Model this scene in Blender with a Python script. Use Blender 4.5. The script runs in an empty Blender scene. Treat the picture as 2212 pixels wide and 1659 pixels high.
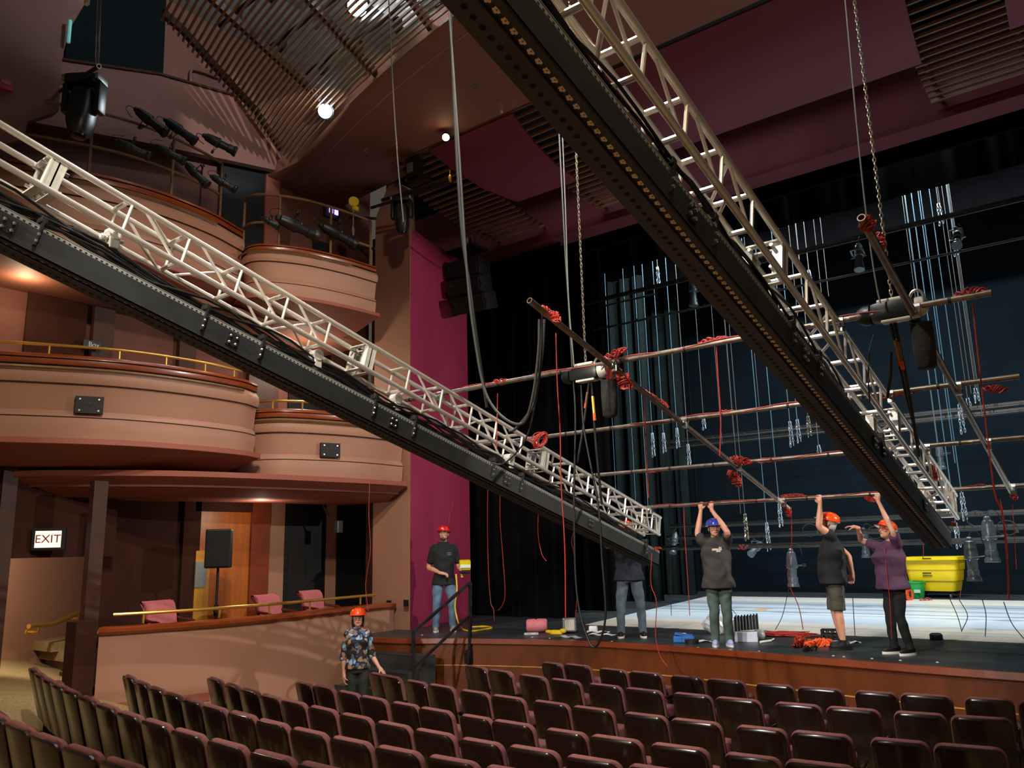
import bpy, bmesh, math, random
from mathutils import Vector as V, Matrix as M
random.seed(7)
R = math.radians
SC = bpy.context.scene
COL = SC.collection
PI = math.pi
STAGE = 1.07

# ---------------------------------------------------------------- camera
FPX, IW, IH = 1740.0, 2212, 1659
YAW, PITCH, ROLL = R(37.5), R(11.6), R(-1.5)
CAM = V((0, 0, 2.47))
_fw = V((-math.sin(YAW)*math.cos(PITCH), math.cos(YAW)*math.cos(PITCH), math.sin(PITCH)))
_rt0 = V((math.cos(YAW), math.sin(YAW), 0))
_up0 = _rt0.cross(_fw)
_rt = _rt0*math.cos(ROLL) + _up0*math.sin(ROLL)
_up = _rt.cross(_fw)
cd = bpy.data.cameras.new('camera')
cd.sensor_fit = 'HORIZONTAL'; cd.sensor_width = 36.0; cd.lens = 36.0*FPX/IW
cd.clip_start = 0.05; cd.clip_end = 200
co = bpy.data.objects.new('camera', cd); COL.objects.link(co)
mm = M((_rt, _up, -_fw)).transposed().to_4x4(); mm.translation = CAM
co.matrix_world = mm
SC.camera = co

def ray(px, py):
    return _fw + _rt*((px-IW/2)/FPX) - _up*((py-IH/2)/FPX)
def at(px, py, ax, v):
    "world point seen at a photo pixel on the plane x=v, y=v or z=v"
    i = 'xyz'.index(ax); d = ray(px, py)
    return CAM + d*((v-CAM[i])/d[i])
def plane_z(px, py, z0, y0, deg):
    "point on the sloped plane z = z0 - tan(deg)*(y-y0)"
    s = math.tan(R(deg)); r = ray(px, py)
    return CAM + r*((z0+s*y0-CAM.z)/(r.z+s*r.y))

# ---------------------------------------------------------------- materials
def lin(h):
    h = h.lstrip('#'); o = []
    for i in (0, 2, 4):
        c = int(h[i:i+2], 16)/255
        o.append(c/12.92 if c <= .04045 else ((c+.055)/1.055)**2.4)
    return o
MATS = {}
def mat(name, col, rough=.6, metal=0, var=.12, scale=6, bump=0, spec=.5, coat=0, emit=0, alpha=None, bscale=None, stretch=None):
    m = bpy.data.materials.new(name); m.use_nodes = True; MATS[name] = m
    nt = m.node_tree; b = nt.nodes['Principled BSDF']
    c = lin(col) if isinstance(col, str) else col
    tc = nt.nodes.new('ShaderNodeTexCoord'); mp = nt.nodes.new('ShaderNodeMapping')
    nt.links.new(tc.outputs['Object'], mp.inputs[0])
    if stretch: mp.inputs['Scale'].default_value = stretch
    nz = nt.nodes.new('ShaderNodeTexNoise'); nz.inputs['Scale'].default_value = scale; nz.inputs['Detail'].default_value = 4
    nt.links.new(mp.outputs[0], nz.inputs['Vector'])
    rp = nt.nodes.new('ShaderNodeValToRGB')
    rp.color_ramp.elements[0].position = .3; rp.color_ramp.elements[1].position = .7
    rp.color_ramp.elements[0].color = [max(0, x*(1-var)) for x in c]+[1]
    rp.color_ramp.elements[1].color = [min(1, x*(1+var)) for x in c]+[1]
    nt.links.new(nz.outputs['Fac'], rp.inputs[0]); nt.links.new(rp.outputs[0], b.inputs['Base Color'])
    b.inputs['Roughness'].default_value = rough; b.inputs['Metallic'].default_value = metal
    b.inputs['Specular IOR Level'].default_value = spec
    if coat: b.inputs['Coat Weight'].default_value = coat; b.inputs['Coat Roughness'].default_value = .15
    if emit:
        b.inputs['Emission Color'].default_value = c+[1]; b.inputs['Emission Strength'].default_value = emit
    if alpha is not None: b.inputs['Alpha'].default_value = alpha
    if bump:
        n2 = nt.nodes.new('ShaderNodeTexNoise'); n2.inputs['Scale'].default_value = bscale or scale*8; n2.inputs['Detail'].default_value = 3
        nt.links.new(mp.outputs[0], n2.inputs['Vector'])
        bp = nt.nodes.new('ShaderNodeBump'); bp.inputs['Strength'].default_value = bump; bp.inputs['Distance'].default_value = .02
        nt.links.new(n2.outputs['Fac'], bp.inputs['Height']); nt.links.new(bp.outputs[0], b.inputs['Normal'])
    return m
def mat_print(name, base, cols, scale=14):
    "printed cloth: coloured blots on a dark ground"
    m = mat(name, base, .75); nt = m.node_tree; b = nt.nodes['Principled BSDF']
    tc = nt.nodes.new('ShaderNodeTexCoord')
    vo = nt.nodes.new('ShaderNodeTexVoronoi'); vo.inputs['Scale'].default_value = scale
    nz = nt.nodes.new('ShaderNodeTexNoise'); nz.inputs['Scale'].default_value = 9
    mx = nt.nodes.new('ShaderNodeMixRGB'); mx.inputs[0].default_value = .12
    nt.links.new(tc.outputs['Object'], nz.inputs['Vector']); nt.links.new(tc.outputs['Object'], mx.inputs[1]); nt.links.new(nz.outputs['Color'], mx.inputs[2])
    nt.links.new(mx.outputs[0], vo.inputs['Vector'])
    sp = nt.nodes.new('ShaderNodeSeparateColor'); nt.links.new(vo.outputs['Color'], sp.inputs[0])
    rp = nt.nodes.new('ShaderNodeValToRGB'); rp.color_ramp.interpolation = 'CONSTANT'
    els = rp.color_ramp.elements
    while len(els) < len(cols): els.new(.5)
    for i, (p, c) in enumerate(cols): els[i].position = p; els[i].color = lin(c)+[1]
    nt.links.new(sp.outputs[0], rp.inputs[0])
    r2 = nt.nodes.new('ShaderNodeValToRGB'); r2.color_ramp.elements[0].position = .42; r2.color_ramp.elements[1].position = .62
    nt.links.new(vo.outputs['Distance'], r2.inputs[0])
    m2 = nt.nodes.new('ShaderNodeMixRGB'); nt.links.new(r2.outputs[0], m2.inputs[0])
    nt.links.new(rp.outputs[0], m2.inputs[1]); m2.inputs[2].default_value = lin(base)+[1]
    nt.links.new(m2.outputs[0], b.inputs['Base Color'])
    return m
pk = 'b07a66'
mat('drape_dark', '0e1416', .95, var=.2, spec=.1)
mat('pink_wall', 'a87a64', .55, var=.05, scale=1.5, bump=.04, bscale=60)
mat('pink_soffit', '93503f', .7, var=.06, scale=1.2)
mat('brown_wall', '6e4236', .75, var=.08, scale=1.3, bump=.03, bscale=50)
mat('dark_brown', '3a2018', .85, var=.15, scale=3, spec=.15)
mat('maroon_wall', '9c2c50', .6, var=.06, scale=1.2, bump=.03, bscale=40)
mat('maroon_panel', '742838', .65, var=.08, scale=1.2)
mat('header_red', '5e1824', .75, var=.12, scale=1.4)
mat('soffit_brown', '84503c', .75, var=.06, scale=.8)
mat('wood', '8a3c14', .32, var=.25, scale=3, stretch=(1, 1, 14), coat=.4)
mat('wood_fascia', '65300f', .4, var=.22, scale=1.6, stretch=(3, 3, .5), coat=.2)
mat('wood_trim', '7c3516', .35, var=.15, scale=4, coat=.3)
mat('wood_door', 'a85c1c', .4, var=.2, scale=2, stretch=(6, 6, .6))
mat('slat_wood', '74502e', .5, var=.2, scale=5)
mat('rib_wood', '3f1f15', .6, var=.2, scale=5)
mat('brass', 'e2b456', .32, metal=.8, var=.08)
mat('black', '0b0b0c', .6, var=.3)
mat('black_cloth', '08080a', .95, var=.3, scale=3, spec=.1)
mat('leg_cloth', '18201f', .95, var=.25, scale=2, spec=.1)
mat('cyc_navy', '0d161c', .95, var=.2, scale=.6, spec=.1)
mat('stage_black', '34383a', .42, var=.35, scale=2.5, bump=.03)
mat('vinyl', 'e8e2d4', .3, var=.03, scale=1); mat('vinyl_cool_sheen', 'd6e2ea', .26, var=.03, scale=1)  # second vinyl has the cool lamp reflections put into its colour
mat('carpet', '96805a', .95, var=.18, scale=30, bump=.3, bscale=200, spec=.1)
mat('house_floor', '3a2418', .8, var=.2, scale=8)
mat('aluminium', 'ece6dd', .3, metal=.62, var=.06, scale=9)
mat('alu_plate', 'd6d3c8', .45, metal=.25, var=.12, scale=12)
mat('steel_pipe', '8a7d70', .38, metal=.8, var=.25, scale=14)
mat('steel_dark', '262422', .5, metal=.3, var=.3, scale=9)
mat('beam_grey', '2b2d2c', .55, metal=.1, var=.22, scale=5)
mat('beam_under', '3a3b42', .7, var=.15, scale=4)
mat('beam_lip', '8e9088', .6, var=.1, scale=6)
mat('hole_black', '050505', .9)
mat('petal_lit', 'f2dccb', .7, var=.1)  # pale tone stands for light coming through the flower holes
mat('bolt_steel', 'b8b8b4', .3, metal=.9, var=.1)
mat('cable_black', '0d0d0d', .5, var=.3)
mat('cable_grey', '2e2d2a', .5, var=.2)
mat('red_cord', 'a42a1c', .5, var=.25, scale=20)
mat('orange_cord', 'f0560f', .5, var=.2, scale=20)
mat('yellow_cord', 'ecc01c', .45, var=.15, scale=12)
mat('chain_steel', 'cfc9b4', .28, metal=.9, var=.15, scale=20)
mat('chain_blue_lit', 'c3d4e2', .35, metal=.5, var=.2, scale=20)  # steel chain with the blue stage light put into its colour
mat('line_blue_lit', '6a94a8', .5, var=.1)  # lift lines tinted as if under blue stage light
mat('line_grey', '77756f', .6, var=.1)
mat('fixture_black', '151817', .38, var=.3, scale=12)
mat('fixture_grey', '5b6468', .35, metal=.4, var=.2, scale=12)
mat('lens', '0a1018', .08, spec=.8)
mat('seat_shell', '170a06', .25, var=.2, scale=3, coat=.35)
mat('seat_cloth', '6c3e3d', .85, var=.12, scale=40, bump=.15, bscale=150)
mat('seat_iron', '121212', .45)
mat('seat_plate', 'd79c40', .35, metal=.5)
mat('chair_cloth', 'c0686c', .75, var=.12, scale=30)
mat('chair_wood', '5a1f14', .3, coat=.3)
mat('skin', 'd49a80', .5, var=.05, scale=10)
mat('skin_tan', 'b97b5c', .5, var=.05, scale=10)
mat('lip', 'a85a50', .5)
mat('eye_dark', '1a1210', .2)
mat('eye_white', 'e8e2dc', .3)
mat('hair_dark', '1c1210', .6, var=.3, scale=30)
mat('hair_brown', '4a2c1a', .6, var=.3, scale=30)
mat('hair_grey', 'b9b4ac', .6, var=.2, scale=30)
mat('hat_red', 'd81f12', .25, var=.03, coat=.4)
mat('hat_orange', 'ee4a0c', .25, var=.03, coat=.4)
mat('hat_blue', '2e3a9a', .25, var=.05, coat=.4)
mat('strap_black', '15151a', .6)
mat('shirt_black', '17191d', .85, var=.2, scale=5, bump=.25, bscale=14)
mat('shirt_char', '3c3836', .85, var=.15, scale=5, bump=.35, bscale=12)
mat('shirt_navy', '2a2c3c', .85, var=.2, scale=5, bump=.3, bscale=12)
mat('shirt_purple', '52324e', .85, var=.12, scale=5, bump=.3, bscale=12)
mat('denim', '5d7894', .85, var=.25, scale=6, bump=.3, bscale=14)
mat('denim_green', '51645e', .85, var=.22, scale=6, bump=.35, bscale=12)
mat('denim_grey', '5c6c78', .85, var=.3, scale=6, bump=.35, bscale=12)
mat('shorts_grey', '4c4a40', .85, var=.15, scale=6, bump=.3, bscale=14)
mat('trouser_black', '121113', .85, var=.2, bump=.2, bscale=12)
mat('trouser_dark', '22261f', .8, var=.2, bump=.2, bscale=12)
mat('shoe_grey', '9a948a', .7)
mat('shoe_blue', 'a9b8dc', .6)
mat('shoe_black', '101010', .6)
mat('sole_white', 'e4e2dc', .5)
mat('print_grey', '6a6e74', .7); mat('print_white', 'd8c9bc', .7)
mat_print('floral', '1e1b1d', [(0, '4a6a9c'), (.18, 'a08068'), (.34, '9cbcd8'), (.5, '2a262c'), (.64, 'b88058'), (.78, '7f7080'), (.9, '8fc2c0')], 17)
mat('cart_yellow', 'f4d208', .4, var=.05, scale=3)
mat('bucket_green', '2cb450', .4, var=.05)
mat('bubble_pink', 'f08a94', .3, var=.15, scale=60, bump=.6, bscale=70)
mat('clear_bag', 'c8ccd0', .2, var=.2, scale=20, alpha=.75)
mat('white_paper', 'eeeef0', .6, var=.03)
mat('glove_yellow', 'f2c80a', .6)
mat('case_blue', '2c6fc0', .5, var=.1)
mat('tape_black', '161616', .6)
mat('tray_white', 'cfd6e6', .4, var=.1)
mat('sign_white', 'fff2e0', .5, emit=.9, var=.02)
mat('sign_red', 'a3202a', .5)
mat('sign_navy', '1c2c44', .5)
mat('sign_text', 'cfd4d8', .5)
mat('purple_lamp', '8f7bff', .5, emit=4, var=.02)
mat('lamp_cool', 'dff0ff', .5, emit=60, var=.01)
mat('lamp_warm', 'ffe2b0', .5, emit=40, var=.01)
mat('glass_tube', '7fd6d0', .2, emit=.25)
mat('steel_plate', '8d9290', .4, metal=.6, var=.1)
mat('mesh_grille', '070708', .8, var=.4, scale=120)
mat('yellow_plastic', 'e8cc10', .5)
mat('strap_grey', '67635a', .6, var=.15, scale=12)
mat('gold_line', 'c08a3c', .5)
mat('motor_white', 'cdc6b8', .4, var=.1)
mat('bag_black', '24231f', .9, var=.35, scale=18, bump=.4, bscale=20)
mat('label_white', 'd8e8d8', .6)
mat('duct_grey', '9aa6a0', .6, var=.2, scale=2)
mat('duct_glow', 'e6f2f6', .5, var=.1, emit=.4)  # loft brightness put into the duct as a faint glow

# ---------------------------------------------------------------- mesh builder
class MB:
    def __init__(s): s.v = []; s.f = []
    def add(s, vs, fs):
        o = len(s.v); s.v += [V(p) for p in vs]; s.f += [tuple(i+o for i in f) for f in fs]; return s
    def box(s, c, d, rot=None, bev=0):
        x, y, z = [k/2 for k in d]
        if bev:
            bm = bmesh.new(); bmesh.ops.create_cube(bm, size=1)
            for q in bm.verts: q.co = V((q.co.x*d[0], q.co.y*d[1], q.co.z*d[2]))
            bmesh.ops.bevel(bm, geom=bm.edges[:], offset=bev, segments=2, profile=.6, affect='EDGES')
            bm.verts.index_update()
            vs = [q.co.copy() for q in bm.verts]; fs = [[q.index for q in f.verts] for f in bm.faces]; bm.free()
        else:
            vs = [V((a, b, e)) for a in (-x, x) for b in (-y, y) for e in (-z, z)]
            fs = [(0, 1, 3, 2), (4, 6, 7, 5), (0, 4, 5, 1), (2, 3, 7, 6), (0, 2, 6, 4), (1, 5, 7, 3)]
        c = V(c)
        if rot is not None: vs = [rot @ p for p in vs]
        return s.add([p+c for p in vs], fs)
    def frame(s, a, b):
        d = (b-a).normalized(); u = d.cross(V((0, 0, 1)))
        if u.length < .01: u = V((1, 0, 0))
        u.normalize(); return d, u, d.cross(u)
    def bar(s, a, b, w, h):
        "rectangular bar between two points, w across, h along its own up"
        a, b = V(a), V(b); d, u, n = s.frame(a, b); u = u*w/2; n = n*h/2
        vs = [p+i*u+j*n for p in (a, b) for i, j in ((-1, -1), (1, -1), (1, 1), (-1, 1))]
        return s.add(vs, [(3, 2, 1, 0), (4, 5, 6, 7), (0, 1, 5, 4), (1, 2, 6, 5), (2, 3, 7, 6), (3, 0, 4, 7)])
    def tube(s, pts, r, seg=8, cap=True, closed=False):
        "round tube along a list of points; r a number or one radius per point"
        P = [V(p) for p in pts]; n = len(P); rr = r if isinstance(r, (list, tuple)) else [r]*n
        t0 = (P[1]-P[0]).normalized(); u = t0.cross(V((0, 0, 1)))
        if u.length < .05: u = t0.cross(V((1, 0, 0)))
        u.normalize(); vs = []
        for i in range(n):
            a = P[(i-1) % n] if (closed or i) else P[i]; b = P[(i+1) % n] if (closed or i < n-1) else P[i]
            t = (b-a)
            t = t.normalized() if t.length > 1e-9 else t0
            u = u-t*u.dot(t)
            if u.length < 1e-6: u = t.cross(V((1, .3, .2)))
            u.normalize(); w = t.cross(u)
            for k in range(seg):
                q = 2*PI*k/seg; vs.append(P[i]+(u*math.cos(q)+w*math.sin(q))*rr[i])
        fs = []
        for i in range(n if closed else n-1):
            j = (i+1) % n
            for k in range(seg):
                l = (k+1) % seg; fs.append((i*seg+k, i*seg+l, j*seg+l, j*seg+k))
        if cap and not closed: fs += [tuple(range(seg))[::-1], tuple((n-1)*seg+k for k in range(seg))]
        return s.add(vs, fs)
    def cyl(s, a, b, r, seg=12): return s.tube([a, b], r, seg)
    def pipe(s, a, b, r, r2, seg=16):
        "hollow pipe"
        a, b = V(a), V(b); d, u, n = s.frame(a, b); vs = []
        for p, q in ((a, r), (b, r), (b, r2), (a, r2)):
            for k in range(seg):
                w = 2*PI*k/seg; vs.append(p+(u*math.cos(w)+n*math.sin(w))*q)
        fs = []
        for i in range(4):
            j = (i+1) % 4
            for k in range(seg):
                l = (k+1) % seg; fs.append((i*seg+k, i*seg+l, j*seg+l, j*seg+k))
        return s.add(vs, fs)
    def ell(s, c, rad, seg=14, rings=9, rot=None):
        vs, fs = [], []
        for i in range(rings+1):
            th = PI*i/rings
            for k in range(seg):
                ph = 2*PI*k/seg
                p = V((rad[0]*math.sin(th)*math.cos(ph), rad[1]*math.sin(th)*math.sin(ph), rad[2]*math.cos(th)))
                vs.append((rot @ p if rot is not None else p)+V(c))
        for i in range(rings):
            for k in range(seg):
                l = (k+1) % seg; fs.append((i*seg+k, (i+1)*seg+k, (i+1)*seg+l, i*seg+l))
        return s.add(vs, fs)
    def stack(s, rings, seg=20, yaw=0, cap=True):
        "stack of horizontal ellipses (cx,cy,cz,rx,ry[,power])"
        vs = []
        for q in rings:
            cx, cy, cz, rx, ry = q[:5]; pw = q[5] if len(q) > 5 else 1
            for k in range(seg):
                w = 2*PI*k/seg; c, d = math.cos(w), math.sin(w)
                c = math.copysign(abs(c)**pw, c); d = math.copysign(abs(d)**pw, d)
                vs.append(V((cx+rx*c, cy+ry*d, cz)))
        fs = []
        for i in range(len(rings)-1):
            for k in range(seg):
                l = (k+1) % seg; fs.append((i*seg+k, i*seg+l, (i+1)*seg+l, (i+1)*seg+k))
        if cap: fs += [tuple(range(seg))[::-1], tuple((len(rings)-1)*seg+k for k in range(seg))]
        return s.add(vs, fs)
    def lathe(s, a, axis, prof, seg=14):
        "revolve (distance along axis, radius) profile"
        a = V(a); d = V(axis).normalized(); u = d.cross(V((0, 0, 1)))
        if u.length < .05: u = d.cross(V((1, 0, 0)))
        u.normalize(); n = d.cross(u); vs = []
        for t, r in prof:
            for k in range(seg):
                w = 2*PI*k/seg; vs.append(a+d*t+(u*math.cos(w)+n*math.sin(w))*r)
        fs = []
        for i in range(len(prof)-1):
            for k in range(seg):
                l = (k+1) % seg; fs.append((i*seg+k, i*seg+l, (i+1)*seg+l, (i+1)*seg+k))
        fs += [tuple(range(seg))[::-1], tuple((len(prof)-1)*seg+k for k in range(seg))]
        return s.add(vs, fs)
    def prism(s, poly, off):
        "solid from a polygon (list of 3-D points) pushed along a vector"
        n = len(poly); off = V(off)
        vs = [V(p) for p in poly]+[V(p)+off for p in poly]
        return s.add(vs, [tuple(range(n))[::-1], tuple(range(n, 2*n))]+[(i, (i+1) % n, n+(i+1) % n, n+i) for i in range(n)])
    def sweep(s, path, prof, closed_prof=True):
        "sweep an (out, z) profile along a plan path; out is to the right of travel"
        P = [V((p[0], p[1], 0)) for p in path]; n = len(P); m = len(prof); vs = []
        for i in range(n):
            a = P[max(0, i-1)]; b = P[min(n-1, i+1)]; t = (b-a).normalized(); o = V((t.y, -t.x, 0))
            for off, z in prof: vs.append(P[i]+o*off+V((0, 0, z)))
        fs = []
        for i in range(n-1):
            for k in range(m if closed_prof else m-1):
                l = (k+1) % m; fs.append((i*m+k, i*m+l, (i+1)*m+l, (i+1)*m+k))
        if closed_prof: fs += [tuple(range(m)), tuple((n-1)*m+k for k in range(m))[::-1]]
        return s.add(vs, fs)
    def build(s, name, m=None, parent=None, smooth=False, local=False):
        vs = s.v
        if parent is not None and not local:
            mw = WM.get(parent.name, M()); inv = mw.inverted(); vs = [inv @ p for p in vs]
        me = bpy.data.meshes.new(name); me.from_pydata([tuple(p) for p in vs], [], s.f); me.update()
        bm = bmesh.new(); bm.from_mesh(me); bmesh.ops.recalc_face_normals(bm, faces=bm.faces); bm.to_mesh(me); bm.free()
        if m: me.materials.append(MATS[m] if isinstance(m, str) else m)
        if smooth:
            for p in me.polygons: p.use_smooth = True
            try: me.set_sharp_from_angle(angle=R(smooth if smooth is not True else 40))
            except Exception: pass
        o = bpy.data.objects.new(name, me); COL.objects.link(o)
        if parent is not None:
            o.parent = parent; WM[o.name] = WM.get(parent.name, M()).copy()
        else: WM[o.name] = M()
        return o
WM = {}
def spline(pts, n=8):
    "Catmull-Rom through points"
    P = [V(p) for p in pts]; P = [P[0]*2-P[1]]+P+[P[-1]*2-P[-2]]; o = []
    for i in range(1, len(P)-2):
        for k in range(n):
            t = k/n; a, b, c, d = P[i-1:i+3]
            o.append(.5*((2*b)+(c-a)*t+(2*a-5*b+4*c-d)*t*t+(3*b-a-3*c+d)*t**3))
    o.append(P[-2].copy()); return o
def sp2(pts, n=8): return [(p.x, p.y) for p in spline([(a, b, 0) for a, b in pts], n)]

def tag(o, label=None, cat=None, group=None, kind=None):
    if label: o['label'] = label
    if cat: o['category'] = cat
    if group: o['group'] = group
    if kind: o['kind'] = kind
    return o
def thing(name, label, cat, loc=(0, 0, 0), rotz=0, group=None, rot=None):
    o = bpy.data.objects.new(name, None); COL.objects.link(o)
    o.empty_display_size = .1
    mw = M.Translation(V(loc)) @ (rot.to_4x4() if rot is not None else M.Rotation(rotz, 4, 'Z'))
    o.matrix_world = mw; WM[o.name] = mw
    return tag(o, label, cat, group)
def struct(mb, name, m, smooth=False, parent=None):
    o = mb.build(name, m, parent, smooth)
    if parent is None: o['kind'] = 'structure'
    return o
KIDS = {}
def copy_tree(o, parent=None, top=True):
    c = o.copy(); COL.objects.link(c)
    if parent is not None: c.parent = parent
    for ch in [x for x in o.children]: copy_tree(ch, c, False)
    return c
def place(o, loc, rotz=0, rot=None):
    o.matrix_world = M.Translation(V(loc)) @ (rot.to_4x4() if rot is not None else M.Rotation(rotz, 4, 'Z'))
    return o
ORD = ['first', 'second', 'third', 'fourth', 'fifth', 'sixth', 'seventh', 'eighth', 'ninth', 'tenth', 'eleventh', 'twelfth', 'thirteenth',
       'fourteenth', 'fifteenth', 'sixteenth', 'seventeenth', 'eighteenth', 'nineteenth', 'twentieth', 'twenty-first', 'twenty-second', 'twenty-third', 'twenty-fourth', 'twenty-fifth']
def text(body, name, m, parent, loc, size, rot, ext=.002, align='CENTER'):
    cu = bpy.data.curves.new(name, 'FONT'); cu.body = body; cu.size = size; cu.extrude = ext
    cu.align_x = align; cu.align_y = 'CENTER'
    cu.materials.append(MATS[m])
    o = bpy.data.objects.new(name, cu); COL.objects.link(o); bpy.context.view_layer.update()
    me = bpy.data.meshes.new_from_object(o.evaluated_get(bpy.context.evaluated_depsgraph_get())); bpy.data.objects.remove(o)
    o = bpy.data.objects.new(name, me); COL.objects.link(o)
    mw = M.Translation(V(loc)) @ rot.to_4x4()
    if parent is not None:
        o.parent = parent; o.matrix_local = WM[parent.name].inverted() @ mw
    else: o.matrix_world = mw
    return o
# ================================================================= SETTING
def frad(r):
    t = [(-8, 1.6), (-3, 1.15), (0, .86), (2.5, .52), (3.3, .39), (4.3, .26), (5.1, .18), (5.9, .14), (6.8, .125), (7.9, .11), (8.9, .09), (11, .06)]
    for (a, b), (c, d) in zip(t, t[1:]):
        if r <= c: return b+(d-b)*(max(r, a)-a)/(c-a)
    return t[-1][1]
def floor_z(x, y):
    z = frad(y-.028*(x+3.4)**2)
    if x < -10.4: z += min(.34, (-10.4-x)*.3)*min(1, max(0, (8-y)/2.5))
    return z
b = MB(); nx, ny = 56, 44; X0, X1, Y0, Y1 = -19, 7, -7.5, 11.2
b.v = [V((X0+(X1-X0)*i/nx, Y0+(Y1-Y0)*j/ny, floor_z(X0+(X1-X0)*i/nx, Y0+(Y1-Y0)*j/ny))) for i in range(nx+1) for j in range(ny+1)]
b.f = [(i*(ny+1)+j, (i+1)*(ny+1)+j, (i+1)*(ny+1)+j+1, i*(ny+1)+j+1) for i in range(nx) for j in range(ny)]
struct(b, 'floor', 'carpet', True)

# stage deck and curved apron front
edge = sp2([(-11.5, 9.78), (-10.05, 9.84), (-8.93, 10.33), (-7.23, 10.80), (-5.66, 10.84), (-4.4, 10.66), (-3.2, 10.46), (-1.2, 10.22), (1.5, 10.15), (7, 10.3)], 6)
b = MB(); top = [V((x, y, STAGE)) for x, y in edge]+[V((7, 24, STAGE)), V((-14.5, 24, STAGE)), V((-14.5, 9.9, STAGE))]
b.prism(top, (0, 0, -.06)); struct(b, 'floor_stage', 'stage_black')
b = MB(); b.sweep(edge, [(.0, STAGE-.075), (.0, .0), (-.04, .0), (-.04, STAGE-.075)])
# sweep: out is right of travel (-y side)
f = struct(b, 'wall_stage_front', 'wood_fascia')
b = MB(); b.sweep(edge, [(.035, STAGE+.005), (.045, STAGE-.07), (.03, STAGE-.085), (-.03, STAGE-.085), (-.03, STAGE+.005)]); struct(b, 'trim_1', 'wood_trim')
b = MB(); b.sweep(edge, [(.006, .665), (.006, .65), (-.02, .65), (-.02, .665)]); struct(b, 'trim_2', 'gold_line')

# white vinyl dance floor: five strips laid side by side
names = ['nearest the audience', 'second from the audience', 'middle one of five', 'second from the back curtain', 'farthest upstage']
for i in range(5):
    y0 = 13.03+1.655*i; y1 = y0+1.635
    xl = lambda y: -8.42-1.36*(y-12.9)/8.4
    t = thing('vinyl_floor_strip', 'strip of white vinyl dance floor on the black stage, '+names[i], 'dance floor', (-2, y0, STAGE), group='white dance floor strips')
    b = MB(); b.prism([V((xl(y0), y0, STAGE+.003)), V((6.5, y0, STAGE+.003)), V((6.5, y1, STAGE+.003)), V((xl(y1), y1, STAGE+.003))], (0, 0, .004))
    b.build('vinyl_sheet', 'vinyl_cool_sheen' if i in (1, 2, 3) else 'vinyl', t)
    b = MB(); b.prism([V((xl(y1), y1-.01, STAGE+.007)), V((6.5, y1-.01, STAGE+.007)), V((6.5, y1+.02, STAGE+.007)), V((xl(y1), y1+.02, STAGE+.007))], (0, 0, .001))
    b.build('seam_tape', 'tape_black' if i in (1, 2) else 'tray_white', t)

# proscenium: pink pilaster, maroon reveal, header
b = MB(); pil = [(-11.86, 10.9), (-10.93, 10.98), (-11.4, 11.6), (-11.86, 11.6)]
b.prism([V((x, y, -.2)) for x, y in pil], (0, 0, 9.55))
b.add([V((-11.86, 10.9, 9.35)), V((-10.93, 10.98, 9.35)), V((-11.45, 10.93, 10.12)), V((-11.86, 11.6, 9.35)), V((-11.4, 11.6, 9.35)), V((-11.45, 11.6, 10.12))], [(0, 1, 2), (3, 5, 4), (0, 2, 5, 3), (1, 4, 5, 2), (0, 3, 4, 1)])
struct(b, 'pillar_pink', 'pink_wall')
b = MB(); b.box((-11.9, 10.95, 4.4), (.07, .12, 9)); struct(b, 'trim_3', 'dark_brown')
b = MB()
rv = [(-10.97, 11.03), (-11.28, 12.0), (-11.57, 13.45), (-12.0, 13.5), (-11.9, 11.62), (-11.4, 11.62)]
b.prism([V((x, y, 0)) for x, y in rv], (0, 0, 8.55))
for k in range(1, 7):  # rounded top
    a0, a1 = PI/2*(k-1)/6, PI/2*k/6
    b.prism([V((x-.75*(1-math.cos(a0)), y+.0, 8.5+.75*math.sin(a0))) for x, y in rv], (0, 0, .75*(math.sin(a1)-math.sin(a0))+.01))
struct(b, 'wall_left', 'maroon_wall')
b = MB(); b.box((-2.5, 13.75, 9.75), (23, .5, 1.54)); struct(b, 'wall_header', 'header_red')
b = MB(); b.box((-2.5, 14.6, 10.4), (23, .06, 2.9)); o = struct(b, 'wall_teaser', 'black_cloth')
# stage house
b = MB(); b.box((-3, 23.7, 6), (23, .2, 12)); struct(b, 'wall_back', 'cyc_navy')
b = MB(); b.box((-14.2, 18.7, 6), (.2, 10.4, 12)); struct(b, 'wall_stage_left', 'black_cloth')
b = MB(); b.box((7.2, 17.5, 6), (.2, 13, 12)); struct(b, 'wall_stage_right', 'black_cloth')
b = MB(); b.box((-3.5, 18.6, 12.05), (22, 10.8, .1)); struct(b, 'ceiling_stage', 'black_cloth')

# house left back wall (behind the boxes), with doorways
b = MB(); b.box((-13.4, 5.5, 7.3), (.3, 13, 7.4)); b.box((-13.4, 9.33, 1.8), (.3, 5.14, 3.62)); struct(b, 'wall_boxes', 'brown_wall')
b = MB(); b.box((-13.22, 10.35, 4.6), (.04, 1.0, 9)); struct(b, 'wall_gap', 'black')
# ceilings below each tier
def zpoly(pts, z, th, name, m):
    b = MB(); b.prism([V((x, y, z)) for x, y in pts], (0, 0, th)); return struct(b, name, m)

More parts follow.
